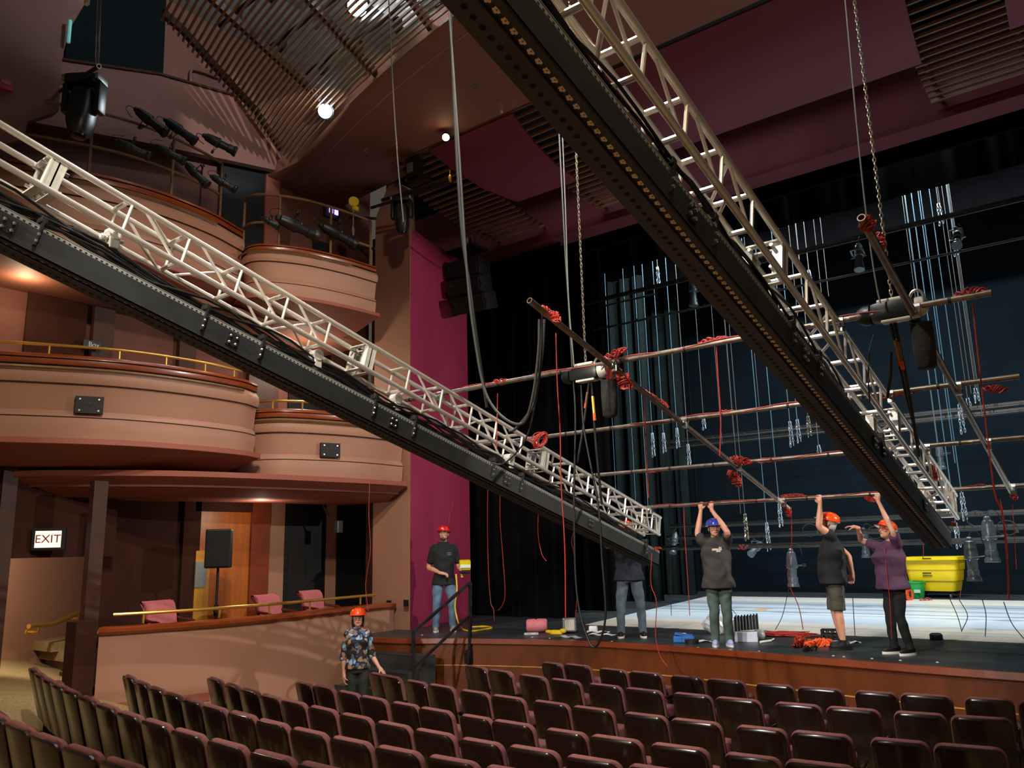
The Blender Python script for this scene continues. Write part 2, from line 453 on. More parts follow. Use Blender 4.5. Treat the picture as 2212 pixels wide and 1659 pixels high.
# ---------------------------------------------------------------- slat ceiling and soffit band
KC = .021
def cy(y0, x): return y0+KC*(x+3.4)**2
t = thing('ceiling_slats', 'open ceiling of thin brown wooden slats on curved dark ribs, top left', 'ceiling', (-7, 6, 10.0)); t['kind'] = 'structure'
b = MB(); ys = 4.2
n = 0
while ys < 7.42:
    xl = -10.1-.7*max(0, (ys-4.3))
    pts = [(xl+(1.5-xl)*k/14) for k in range(15)]
    b.sweep([(x, cy(ys, x)) for x in pts], [(.012, 10.0), (.012, 10.045), (-.012, 10.045), (-.012, 10.0)])
    ys += .098; n += 1
b.build('slat', 'slat_wood', t)
for k, xr in enumerate((-10.75, -9.3, -8.0, -6.6, -5.1, -3.6, -2.0)):
    pa = [(xr-.42*(y-4)+.03*(y-4)**2 if k < 1 else xr-.33*(y-5.5)) for y in (4.3, 4.8, 5.4, 6, 7, 8.2)]
    b = MB(); P = [V((x, y, 10.13)) for x, y in zip(pa, (4.3, 4.8, 5.4, 6, 7, 8.2))]
    if k == 0: P = [V((x, y, 10.13)) for x, y in ((-10.08, 5.15), (-10.2, 5.5), (-10.75, 6.5), (-11.3, 7.55), (-12.1, 8.65))]
    for a, c in zip(P, P[1:]): b.bar(a, c, .07, .12)
    b.build('rib', 'rib_wood', t)
# band below the slats
b = MB(); xs = [-13.3+(14.5)*k/24 for k in range(25)]
def bandz(x, q): return 10.0
lo = lambda x: cy(7.5, x) if x > -12 else cy(7.5, -12)
hi = lambda x: 10.22+.02*(x+3.4)**2*.22
vs = []; 
for x in xs: vs += [V((x, lo(x), 10.0)), V((x, hi(x)+(.35 if x < -10.5 else 0), 9.98)), V((x, hi(x)+.35, 10.3)), V((x, lo(x), 10.3))]
fs = []
for i in range(len(xs)-1):
    for k in range(4): l = (k+1) % 4; fs.append((i*4+k, i*4+l, (i+1)*4+l, (i+1)*4+k))
fs += [(0, 1, 2, 3), tuple(len(vs)-4+k for k in range(4))]
b.add(vs, fs); struct(b, 'ceiling_band', 'soffit_brown')
b = MB(); b.sweep([(x, cy(7.88, x)) for x in xs[1:]], [(.008, 9.992), (.008, 9.999), (-.008, 9.999), (-.008, 9.992)]); struct(b, 'trim_4', 'pink_wall')
b = MB(); b.sweep([(x, cy(7.47, x)) for x in xs[3:]], [(.02, 9.97), (.02, 10.02), (-.02, 10.02), (-.02, 9.97)]); struct(b, 'trim_5', 'slat_wood')
b = MB(); b.sweep([(x, cy(4.08, x)) for x in xs if -9.95 < x < 1.3], [(.03, 10.06), (.03, 12.85), (-.03, 12.85), (-.03, 10.06)]); struct(b, 'wall_loft_light_stop', 'duct_grey')  # added wall that stops loft lamp light leaking into the house
# above the slats: loft with ducts, pale and dark gear
b = MB(); b.box((-5, 3.5, 12.9), (19, 17, .1)); struct(b, 'ceiling_loft', 'duct_grey')
b = MB(); b.box((-5, -4.6, 11.4), (19, .1, 2.9)); struct(b, 'wall_loft', 'duct_grey')
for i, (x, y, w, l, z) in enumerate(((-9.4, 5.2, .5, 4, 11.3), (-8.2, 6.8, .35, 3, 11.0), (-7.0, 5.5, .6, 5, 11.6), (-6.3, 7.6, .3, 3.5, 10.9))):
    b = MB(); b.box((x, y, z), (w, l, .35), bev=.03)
    tag(b.build('air_duct', 'duct_glow' if i % 2 else 'duct_grey'), 'pale sheet metal duct seen through the slats, %s from the left' % ORD[i], 'duct', 'ducts above the slat ceiling')
for i in range(5):
    b = MB(); b.cyl((-10.5, 4.6+.85*i, 10.75), (-3, 4.3+.8*i, 10.75), .04)
    for k in range(8): b.box((-10+.9*k, 4.6+.84*i, 10.62), (.12, .1, .22))
    tag(b.build('loft_pipe', 'steel_dark'), 'dark lighting pipe above the slat ceiling, %s from the audience' % ORD[i], 'pipe', 'pipes above the slat ceiling')

# ---------------------------------------------------------------- slatted and solid reflectors over the proscenium
def refl(v):  # profile from the band edge down to the header
    P = [(10.27, 9.98), (10.75, 9.66), (11.35, 9.42), (12.0, 9.33), (12.7, 9.25), (13.45, 9.2)]
    k = min(len(P)-2, int(v*(len(P)-1))); t = v*(len(P)-1)-k
    return P[k][0]+(P[k+1][0]-P[k][0])*t, P[k][1]+(P[k+1][1]-P[k][1])*t
def reflector(name, label, x0, x1, x0b, x1b, vmax=.62):
    b = MB(); n = 14; vs = []
    for i in range(n+1):
        v = vmax*i/n; y, z = refl(v); q = i/n
        for j in range(9):
            x = x0+(x1-x0)*j/8; xb = x0b+(x1b-x0b)*j/8; x = x+(xb-x)*q
            vs.append(V((x, y, z-.05)))
    N = len(vs); vs += [p+V((0, .03, .05)) for p in vs]; fs = []
    for i in range(n):
        for j in range(8):
            a = i*9+j; fs += [(a, a+1, a+10, a+9), (N+a, N+a+9, N+a+10, N+a+1)]
    rim = [i*9 for i in range(n+1)]+[n*9+j for j in range(1, 9)]+[i*9+8 for i in range(n-1, -1, -1)]+[j for j in range(7, 0, -1)]
    for a, c in zip(rim, rim[1:]+rim[:1]): fs.append((a, N+a, N+c, c))
    b.add(vs, fs); return struct(b, name, 'maroon_panel', 60)
reflector('ceiling_reflector_1', '', -9.75, -7.72, -9.0, -7.55)
reflector('ceiling_reflector_2', '', -6.25, -1.5, -6.15, -1.62, .64)
reflector('ceiling_reflector_3', '', -.42, 3.2, -.5, 3.4)
for i, (x0, x1, lb) in enumerate(((-10.7, -9.2, 'left of the maroon ceiling panel by the pillar'), (-7.9, -6.0, 'between the two maroon ceiling panels'), (-1.72, -.3, 'at the top right edge of the picture'))):
    t = thing('slat_grille', 'curved grille of thin brown wooden slats '+lb, 'grille', (x0, 11, 9.6), group='slat grilles over the proscenium')
    b = MB()
    for k in range(21):
        y, z = refl(k/21)
        b.bar((x0, y+.0, z), (x1, y+.0, z), .035, .045)
    b.build('slat', 'slat_wood', t)
    for x in (x0+.12, x1-.12):
        b = MB(); P = [V((x, refl(k/12)[0], refl(k/12)[1]+.06)) for k in range(13)]
        for a, c in zip(P, P[1:]): b.bar(a, c, .05, .06)
        b.build('rib', 'rib_wood', t)
b = MB(); b.box((-4, 12, 10.9), (16, 3.6, .1)); struct(b, 'ceiling_over_grilles', 'black')

# upper left: bulkhead that catches the slat stripes, block wall, black opening, near brown wall
XB = -12.75
bp = [at(*p, 'x', XB) for p in ((60, 118), (130, 128), (345, 160), (505, 206), (600, 340), (594, 367), (300, 305), (60, 262))]
b = MB(); b.prism(bp, (-.15, 0, 0)); struct(b, 'wall_bulkhead', 'brown_wall')
b = MB(); e = [at(*p, 'x', XB+.01) for p in ((60, 118), (130, 128), (345, 160), (505, 206))]
for a, c in zip(e, e[1:]): b.bar(a, c, .06, .04)
struct(b, 'trim_6', 'dark_brown')
b = MB(); b.bar(at(505, 206, 'x', XB+.02), at(602, 345, 'x', XB+.02), .16, .05); struct(b, 'trim_7', 'soffit_brown')
b = MB(); b.box((-13.3, 5.5, 12.4), (.12, 12, 4)); struct(b, 'wall_block', 'brown_wall')
b = MB(); b.prism([at(*p, 'x', -13.2) for p in ((155, -60), (362, -60), (352, 172), (140, 130))], (-.03, 0, 0)); o = b.build('black_drape', 'drape_dark'); tag(o, 'black drape filling the tall opening beside the slat ceiling', 'drape')
b = MB(); P = [at(*p, 'x', -13.17) for p in ((412, 182), (412, 156), (424, 151), (474, 168))]; b.tube(spline(P, 5), .025); tag(b.build('conduit', 'brown_wall'), 'bent conduit pipe running up the block wall beside the slats', 'pipe')
nb = [at(*p, 'x', -12.0) for p in ((-400, -300), (205, -120), (185, 5), (152, 60), (135, 120), (128, 240), (60, 262), (52, 300), (-400, 420))]
b = MB(); b.prism(nb, (-.25, 0, 0)); struct(b, 'wall_upper_left', 'brown_wall')
b = MB(); b.cyl(at(152, 44, 'x', -11.9), at(148, 92, 'x', -11.9), .025); tag(b.build('light_tube', 'glass_tube'), 'thin glowing teal tube beside the black drape', 'light tube')
b = MB(); c = at(11, 182, 'x', -11.95); b.box(c, (.05, .2, .16), bev=.01); t = tag(b.build('alarm_box', 'sign_red'), 'small red box on the brown wall at upper left', 'alarm')
b = MB(); b.box(c+V((.03, 0, .02)), (.01, .12, .05)); b.build('label_plate', 'lip', t)

# exit corridor at lower left
b = MB(); A, B = V((-14.7, 4.6, 0)), V((-16.6, 8.2, 0)); b.prism([A, B, B+V((0, 0, 4.2)), A+V((0, 0, 4.2))], (-.15, -.08, 0)); struct(b, 'wall_corridor', 'pink_wall')
b = MB(); b.box((-14.6, 3.4, 2.2), (2.2, 2.2, 5)); struct(b, 'wall_corridor_side', 'dark_brown')
b = MB(); p = at(9, 1300, 'x', -12.9); b.box((-12.9, p.y-.1, 2.2), (.16, .2, 4.2)); struct(b, 'door_1_jamb', 'rib_wood')
b = MB(); d = (B-A).normalized(); b.bar(A+d*.1+V((.06, .03, .72)), A+d*1.75+V((.06, .03, .72)), .03, .13); struct(b, 'baseboard_left', 'brown_wall')
b = MB(); pp = at(192, 1300, 'x', -12.0)
b.box((-12.0, pp.y+.02, 1.9), (.14, .2, 3.4)); struct(b, 'door_1_post', 'rib_wood')
b = MB(); b.box((-11.75, 5.46, 1.0), (.3, .28, 1.3)); struct(b, 'wall_post_base', 'dark_brown')
for i in range(3):
    b = MB(); b.box((-15.2-.28*i, 6.9+.12*i, .72+.16*i), (1.5, .3+.5*i, .16)); tag(b.build('carpet_step', 'carpet'), 'tan carpeted step inside the exit corridor, %s from the bottom' % ORD[i], 'step', 'steps in the exit corridor')
# ================================================================= TIERED BOXES
def rail_on(path, z, off, parent, r=.022, posts=7, name='brass_rail', m='brass', base=.14, ends=(0, 1)):
    P = [V((p[0], p[1], 0)) for p in path]; n = len(P); Q = []
    for i in range(n):
        a = P[max(0, i-1)]; c = P[min(n-1, i+1)]; t = (c-a).normalized(); Q.append(P[i]+V((t.y, -t.x, 0))*off+V((0, 0, z)))
    i0, i1 = int(ends[0]*(n-1)), int(ends[1]*(n-1)); Q = Q[i0:i1+1]
    b = MB(); b.tube(Q, r, 8); rl = b.build(name, m, parent, True)
    for k in range(posts):
        p = Q[int((k+.5)*len(Q)/posts)]
        b = MB(); b.cyl(p-V((0, 0, base)), p, r*.7, 6); b.build('rail_bracket', m, rl)
    return Q
def box_front(name, label, path, zc, zl, cat='balcony', sof=.95, grp='theatre boxes on the left wall', rail=True):
    "curved box front: wood cap, bar, bulged panels with grooves, ledge, soffit"
    H = zc-zl
    mid = path[len(path)//2]
    t = thing(name, label, cat, (mid[0], mid[1], zl), group=grp)
    Z = lambda f: zl+H*f
    # upholstered-looking plaster front, closed body
    b = MB(); b.sweep(path, [(.02, Z(.86)), (.05, Z(.84)), (.10, Z(.78)), (.11, Z(.70)), (.085, Z(.64)), (.06, Z(.63)), (.05, Z(.60)), (.02, Z(.36)), (.01, Z(.33)), (.05, Z(.28)), (.06, Z(.25)), (.045, Z(.1)), (.03, Z(.0)), (-.12, Z(0)), (-.12, Z(.86))])
    b.build('front_panel', 'pink_wall', t, 30)
    b = MB(); b.sweep(path, [(.087, Z(.645)), (.087, Z(.632)), (.04, Z(.632)), (.04, Z(.645))]); b.sweep(path, [(.066, Z(.253)), (.066, Z(.243)), (.03, Z(.243)), (.03, Z(.253))]); b.build('groove', 'dark_brown', t)
    b = MB(); b.sweep(path, [(.0, Z(1.0)), (.05, Z(.985)), (.07, Z(.955)), (.07, Z(.945)), (-.2, Z(.945)), (-.2, Z(1.0))]); b.build('cap_rail', 'wood', t, 30)
    b = MB(); b.sweep(path, [(.04, Z(.94)), (.06, Z(.93)), (.06, Z(.90)), (.05, Z(.868)), (-.1, Z(.868)), (-.1, Z(.94))]); b.build('wood_band', 'wood', t, 30)
    b = MB(); b.sweep(path, [(.075, Z(.945)), (.075, Z(.938)), (-.05, Z(.938)), (-.05, Z(.945))]); b.sweep(path, [(.067, Z(.868)), (.067, Z(.858)), (-.05, Z(.858)), (-.05, Z(.868))]); b.build('shadow_bead', 'dark_brown', t)
    n = len(path); i0, i1 = int(n*.12), int(n*.86)
    b = MB(); b.sweep(path[i0:i1], [(.15, Z(.825)), (.17, Z(.805)), (.15, Z(.785)), (.13, Z(.805))]); b.build('front_bar', 'slat_wood', t, True)
    # ledge lip
    b = MB(); b.sweep(path, [(.03, Z(0)), (.16, Z(-.01)), (.17, Z(-.075)), (.15, Z(-.085)), (-.1, Z(-.085)), (-.1, Z(0))]); b.build('ledge', 'pink_soffit', t, 30)
    b = MB(); b.sweep(path, [(.14, Z(-.08)), (-sof*.55, Z(-.26)), (-sof, Z(-.27)), (-sof, Z(-.22)), (-.08, Z(-.06))]); b.build('soffit', 'pink_soffit', t, 30)
    # floor slab of the box back to the wall
    b = MB(); P = [V((p[0], p[1], Z(.02))) for p in path]; b.prism(P+[V((-13.35, P[-1].y, Z(.02))), V((-13.35, P[0].y, Z(.02)))], (0, 0, .06)); b.build('floor_slab', 'dark_brown', t)
    if rail: rail_on(path, Z(1.0)+.15, -.09, t, ends=(.1, .9))
    return t, Z
PA = sp2([(-13.3, 2.3), (-12.6, 3.6), (-12.0, 4.6), (-11.52, 5.6), (-11.36, 6.6), (-11.42, 7.5), (-11.62, 7.95)], 6)
PB = sp2([(-13.3, 8.12), (-12.3, 8.12), (-11.55, 8.4), (-11.18, 9.2), (-11.05, 10.0), (-11.08, 10.88)], 6)
P2A = sp2([(-13.3, 2.6), (-12.4, 3.6), (-11.78, 4.7), (-11.48, 5.7), (-11.55, 6.8), (-11.85, 7.7)], 6)
P2B = sp2([(-13.3, 8.1), (-12.2, 7.95), (-11.45, 7.75), (-11.0, 8.3), (-10.8, 9.1), (-10.75, 9.86)], 6)
tA, ZA = box_front('balcony_box', 'wide pink curved balcony box with wooden cap and brass rail, middle tier, at left edge', PA, 5.35, 4.15)
tB, ZB = box_front('balcony_box', 'smaller pink curved balcony box on the middle tier beside the pink pillar', PB, 4.96, 3.78)
t2A, Z2A = box_front('balcony_box', 'upper tier curved pink balcony box at far left, below the row of black spotlights', P2A, 8.12, 6.92, rail=False)
t2B, Z2B = box_front('balcony_box', 'upper tier curved pink balcony box next to the pillar, lights hung on its rail', P2B, 7.74, 6.8, rail=False)
# pipe guard rails of the upper boxes (rust coloured)
def guard(path, z, parent, i0, i1, n, h=.95):
    P = [V((p[0], p[1], z)) for p in path][i0:i1]
    P = [p+V((-.12, 0, 0)) for p in P]
    for q in (h, h*.45):
        b = MB(); b.tube([p+V((0, 0, q)) for p in P], .025, 8); b.build('guard_rail', 'slat_wood', parent, True)
    for k in range(n):
        p = P[min(len(P)-1, round(k*(len(P)-1)/(n-1)))]
        b = MB(); b.cyl(p, p+V((0, 0, h)), .025, 8); b.build('guard_post', 'slat_wood', parent)
    return P
g2A = guard(P2A, 8.12, t2A, 8, len(P2A)-3, 4, 1.05)
g2B = guard(P2B, 7.74, t2B, 9, len(P2B), 4, .95)
# canopy soffit below the middle tier
b = MB(); cp = sp2([(-13.3, 4.6), (-12.5, 5.5), (-11.75, 6.6), (-11.35, 8), (-11.15, 9.6), (-11.12, 10.86)], 5)
b.sweep(cp, [(.2, 3.775), (.21, 3.69), (-.3, 3.42), (-1.5, 3.42), (-1.5, 3.55), (0, 3.775)]); struct(b, 'ceiling_canopy', 'pink_soffit', 30)
b = MB(); b.prism([V((x, y, 3.55)) for x, y in cp]+[V((-13.3, 10.9, 3.55)), V((-16.8, 10.9, 3.55)), V((-16.8, 2.2, 3.55))], (0, 0, .06)); struct(b, 'ceiling_under_tier', 'brown_wall')
# pillar end cap mass under box B
# parterre box
PP = sp2([(-13.2, 5.55), (-12.2, 5.5), (-11.58, 5.62), (-11.12, 6.7), (-11.0, 7.6), (-11.02, 8.5), (-11.15, 9.7), (-11.22, 10.85)], 6)
ip = next(i for i, p in enumerate(PP) if p[0] > -11.6)
pf = PP[ip:]
t = thing('box_parapet', 'plain pink curved wall with polished wood cap around the seats with pink chairs', 'parapet', (-11.1, 8, 0))
b = MB(); b.sweep(pf, [(0, 1.47), (0, .0), (-.14, .0), (-.14, 1.47)]); b.build('front_panel', 'pink_wall', t, 30)
b = MB(); b.sweep([(-13.3, 6.0), (-11.62, 5.66)], [(0, 1.47), (0, .3), (-.14, .3), (-.14, 1.47)]); b.build('end_panel', 'pink_wall', t)
b = MB(); b.sweep(pf, [(.03, 1.56), (.06, 1.545), (.06, 1.50), (.03, 1.46), (-.2, 1.46), (-.2, 1.56)]); b.build('cap_rail', 'wood', t, 30)
b = MB(); b.sweep(pf[:9], [(.012, .56), (.012, .45), (-.01, .45), (-.01, .56)]); b.build('baseboard', 'pink_soffit', t)
rail_on(pf, 1.72, -.1, t, r=.024, posts=5, ends=(.04, .96))
b = MB(); b.prism([V((p[0]-.05, p[1], .78)) for p in pf]+[V((-13.3, 10.85, .78)), V((-13.3, 5.9, .78))], (0, 0, .05)); struct(b, 'floor_box', 'dark_brown')
# back wall of the parterre box: panels, wood door with push plate
def wallrect(px0, px1, y0, y1, x, name, m, th=.05, kind=True, z0=None, z1=None):
    a = at(px0, y0, 'x', x); c = at(px1, y1, 'x', x); d = at(px0, y1, 'x', x); e = at(px1, y0, 'x', x)
    za = z1 if z1 is not None else max(a.z, e.z); zb = z0 if z0 is not None else min(c.z, d.z)
    b = MB(); b.box((x-th/2, (a.y+c.y)/2, (za+zb)/2), (th, abs(c.y-a.y), za-zb))
    return struct(b, name, m) if kind else b
wallrect(215, 404, 1090, 1330, -13.2, 'wall_panel_dark', 'dark_brown', z0=.8, z1=3.6)
wallrect(400, 424, 1090, 1330, -13.12, 'door_2_frame_left', 'dark_brown', .12, z0=.8, z1=3.6)
wallrect(546, 577, 1090, 1330, -13.12, 'door_2_frame_right', 'wood_trim', .12, z0=.8, z1=3.6)
wallrect(424, 546, 1085, 1104, -13.12, 'door_2_lintel', 'dark_brown', .12, z1=3.6)
d = wallrect(424, 546, 1104, 1330, -13.17, 'door_2', 'wood_door', .06, z0=.83)
b = wallrect(424, 448, 1190, 1330, -13.1, 'x', 'x', .02, False, z0=.84); b.build('door_panel', 'seat_plate', d)['label'] = 'lighter yellow wood strip of the door'
b = wallrect(423, 445, 1214, 1268, -13.07, 'x', 'x', .015, False); b.build('push_plate', 'steel_plate', d)
wallrect(577, 730, 1075, 1330, -13.21, 'wall_panel_light', 'pink_wall', .03, z0=.8, z1=3.55)
wallrect(730, 800, 1080, 1330, -13.15, 'wall_dark_opening', 'black', .03, z0=.8, z1=3.55)
wallrect(797, 815, 1078, 1310, -12.3, 'trim_8', 'rib_wood', .08, z0=.8, z1=3.6)
# middle tier back wall features
wallrect(62, 182, 640, 760, -13.15, 'door_3', 'dark_brown', .04, z0=4.2)
wallrect(208, 243, 640, 770, -13.1, 'trim_9', 'rib_wood', .1, z0=4.2, z1=6.6)
wallrect(392, 422, 690, 800, -13.1, 'trim_10', 'rib_wood', .1, z0=4.2, z1=6.6)
wallrect(540, 600, 780, 900, -13.1, 'trim_11', 'rib_wood', .1, z0=4.0, z1=6.4)
c = at(199, 745, 'x', -13.0); b = MB(); b.box(c, (.03, .28, .14), bev=.005); t = tag(b.build('box_sign', 'sign_navy'), 'small navy sign reading Box above the brass rail', 'sign')
WM[t.name] = M(); text('Box', 'lettering', 'sign_text', t, c+V((.018, .02, 0)), .11, M(((0, 0, 1), (1, 0, 0), (0, 1, 0))))
# ceiling over the middle tier boxes, pendant glow from a recessed lamp
b = MB(); b.box((-12.6, 6.5, 6.62), (1.6, 8.5, .08)); struct(b, 'ceiling_middle_tier', 'soffit_brown')
# upper tier: dark door, pilaster
wallrect(478, 588, 350, 560, -13.1, 'door_4', 'black', .04, z0=7.0)
wallrect(577, 600, 360, 540, -13.05, 'trim_12', 'pink_soffit', .05, z0=7.0)
b = MB(); b.box((-13.19, 9.0, 8.4), (.05, 2.6, 2.6)); struct(b, 'wall_upper_recess', 'brown_wall')
# small ladder-like rungs beside the pillar
t = thing('wall_ladder', 'grey pipe rungs between the upper box and the pink pillar', 'ladder', at(800, 450, 'y', 10.7))
for py in (407, 470, 535):
    b = MB(); b.cyl(at(783 if py < 420 else 755, py, 'y', 10.7), at(811, py+2, 'y', 10.7), .03); b.build('rung', 'cable_grey', t)
# connector panels on the box fronts
for (px, py, path, lb) in ((193, 876, PA, 'square black connector panel on the wide box front at left'), (712, 973, PB, 'square black connector panel on the smaller box front beside the pillar')):
    best = None
    for i in range(len(path)-1):
        for k in range(8):
            x = path[i][0]+(path[i+1][0]-path[i][0])*k/8; y = path[i][1]+(path[i+1][1]-path[i][1])*k/8
            p = at(px, py, 'y', y); e = abs(p.x-(x+.06))
            if best is None or e < best[0]: best = (e, p, V((path[i+1][0]-path[i][0], path[i+1][1]-path[i][1], 0)).normalized())
    p, tg = best[1], best[2]; n = V((tg.y, -tg.x, 0)); rot = M((tg, V((0, 0, 1)), n)).transposed()
    t = thing('connector_panel', lb, 'connector panel', p, group='connector panels on the box fronts', rot=rot)
    b = MB(); b.box((0, 0, .02), (.36, .25, .06), bev=.008); b.build('face_plate', 'black', t, local=True)
    for sx in (-1, 1):
        for sy in (-1, 1):
            b = MB(); b.cyl((sx*.12, sy*.08, .05), (sx*.12, sy*.08, .06), .014, 8); b.build('screw', 'bolt_steel', t, local=True)
    for k in range(3):
        b = MB(); b.cyl((-.07+.07*k, .02, .05), (-.07+.07*k, .02, .058), .02, 8); b.build('socket', 'steel_dark', t, local=True)
for px, py in ((877, 1303), (840, 1304)):
    c = at(px, py, 'y', 10.87); b = MB(); b.box(c, (.11, .03, .12), bev=.005); t = tag(b.build('outlet_plate', 'black'), 'black outlet plate on the pink pillar, '+('right one' if px > 860 else 'left one')+' above the box corner', 'outlet')
    b = MB(); b.box(c+V((0, -.02, .02)), (.05, .01, .03)); b.build('socket', 'steel_dark', t)
# EXIT sign
c = at(106, 1165, 'x', -12.72)
b = MB(); b.box((-12.95, 4.9, (c.z-.26+3.95)/2), (.16, 3.0, 3.95-c.z+.26)); struct(b, 'wall_exit_lintel', 'dark_brown')
t = thing('exit_sign', 'lit EXIT sign with red letters on the dark lintel at left', 'exit sign', c)
nrm = V((.82, -.57, 0)).normalized(); rt = V((0, 0, 1)).cross(nrm); rot = M((rt, V((0, 0, 1)), nrm)).transposed()
b = MB(); b.box(c, (.44, .32, .12), rot, bev=.012); b.build('housing', 'black', t)
b = MB(); b.box(c+nrm*.062, (.34, .24, .02), rot, bev=.005); b.build('lit_face', 'sign_white', t)
text('EXIT', 'lettering', 'sign_red', t, c+nrm*.076, .165, rot, .003)
# brass handrail on the corridor wall
t = thing('handrail', 'bent brass handrail on the corridor wall below the exit sign', 'handrail', at(110, 1360, 'x', -14.6))
P = [at(62, 1353, 'x', -14.6), at(112, 1350, 'x', -14.85), at(175, 1322, 'x', -15.3)]
b = MB(); b.tube(P, .04, 10); b.build('rail', 'brass', t, True)
for p in (P[0].lerp(P[1], .45), P[1].lerp(P[2], .95)):
    b = MB(); b.tube([p, p-V((.02, 0, .1)), p+V((-.22, -.1, -.1))], .02, 8); b.lathe(p+V((-.2, -.1, -.1)), (1, .5, 0), [(0, .05), (.02, .05), (.03, .03)]); b.build('rail_bracket', 'brass', t)
# wall mounted worklight box with cables at the corner of the box
c = at(731, 1138, 'x', -12.4); t = thing('wall_spot', 'small black wall lamp with grey cables on the pink wall by the dark opening', 'lamp', c)
b = MB(); b.box(c, (.12, .14, .24), bev=.02); b.build('housing', 'fixture_grey', t)
b = MB(); b.tube(spline([c+V((0, 0, .1)), at(715, 1120, 'x', -12.5), at(700, 1095, 'x', -12.6), at(697, 1078, 'x', -12.7)], 6), .018, 6); b.build('cable', 'cable_grey', t)
b = MB(); b.box(at(690, 1080, 'x', -12.6), (.1, .3, .12)); b.build('bracket', 'black', t)
# ================================================================= LIGHTING TRUSSES AND BLACK TRACK BEAMS
def truss(name, label, X, y0, y1, zA, yA, deg, cc, plates, posts, bay, skip):
    "box truss running upstage and down; X = right-hand chord, zA at yA = top chord height"
    s = math.tan(R(deg)); dirv = V((0, math.cos(R(deg)), -math.sin(R(deg)))); nup = V((0, math.sin(R(deg)), math.cos(R(deg))))
    def P(side, top, y, dn=0):  # side 0 right, 1 left
        return V((X-cc*side, y, zA+(yA-y)*s)) - (nup*cc if not top else V()) - nup*dn
    t = thing(name, label, 'truss', P(0, 0, y1), group='aluminium trusses')
    for side in (0, 1):
        for top in (0, 1):
            b = MB(); b.cyl(P(side, top, y0), P(side, top, y1), .025, 12); b.build('chord', 'aluminium', t, True)
    k = 0
    for i, y in enumerate(posts):
        for side in (0, 1):
            b = MB(); b.cyl(P(side, 1, y), P(side, 0, y), .0135, 8); b.build('post', 'aluminium', t, True)
            ny = posts[i+1] if i+1 < len(posts) else y1
            if ny-y < bay*1.4:
                a, c = P(side, 1, y+.1), P(side, 0, ny-.06)
                if i % 2 and side: a, c = P(side, 0, y+.06), P(side, 1, ny-.06)
                b = MB(); b.cyl(a, c, .0125, 8); b.build('diagonal', 'aluminium', t, True)
        for top in (0, 1):
            b = MB(); b.cyl(P(0, top, y-.03), P(1, top, y-.03), .02, 8); b.build('cross_tube', 'aluminium', t, True)
        if i % 3 == 1:
            for top in (0, 1):
                b = MB(); b.cyl(P(0, top, y-.38), P(1, top, y-.05), .0125, 8); b.build('face_diagonal', 'aluminium', t, True)
    for y in plates:
        for e in ((-1, 1) if y < y1-.1 else (-1,)):
            yc = y+e*.05
            p = MB()
            for side in (0, 1):  # two vertical flat bars with folded edge
                c = (P(side, 1, yc)+P(side, 0, yc))/2; w = .006
                a1, a0 = P(side, 1, yc), P(side, 0, yc)
                p.bar(a1+V(((-.03 if side == 0 else .03), 0, 0)), a0+V(((-.03 if side == 0 else .03), 0, 0)), .075, .012)
                p.bar(a1+dirv*.028*-e, a0+dirv*.028*-e, .012, .06)
            for top in (0, 1):
                p.bar(P(0, top, yc), P(1, top, yc), .07, .012)
            p.build('connector_plate', 'alu_plate', t)
            for side in (0, 1):
                for top in (0, 1):
                    b = MB(); q = P(side, top, yc)+V(((-.06 if side == 0 else .06), 0, 0))+nup*(-.05 if top else .05)
                    b.cyl(q-dirv*.05, q+dirv*.05, .014, 8); b.build('bolt', 'bolt_steel', t)
    return t, P
pl_l = [2.43-.06, 5.49, 8.53, 11.56]; po_l = [-.6, -.1, .42, .92, 1.42, 1.92, 2.93, 3.43, 3.94, 4.44, 4.94, 6.03, 6.55, 7.05, 7.5, 8.0, 9.06, 9.51, 10.03, 10.5, 11.0, 11.3]
tl, PL = truss('lighting_truss', 'long silver box truss crossing the left half, sloping down from the left edge', -6.0, -1.2, 11.56, 2.993, 11.202, 15.23, .268, pl_l, po_l, .5, 0)
pl_r = [2.6, 5.61, 8.6, 11.17]; po_r = [-.5, .0, .5, 1.0, 1.5, 2.05, 3.1, 3.6, 4.09, 4.57, 5.04, 6.06, 6.52, 6.98, 7.5, 8.0, 9.1, 9.6, 10.1, 10.6, 10.9]
tr, PR = truss('lighting_truss', 'silver box truss crossing the upper right, steep in view, ending above the yellow cart', -1.78, -1.2, 11.17, 2.975, 11.17, 16.2, .285, pl_r, po_r, .5, 0)

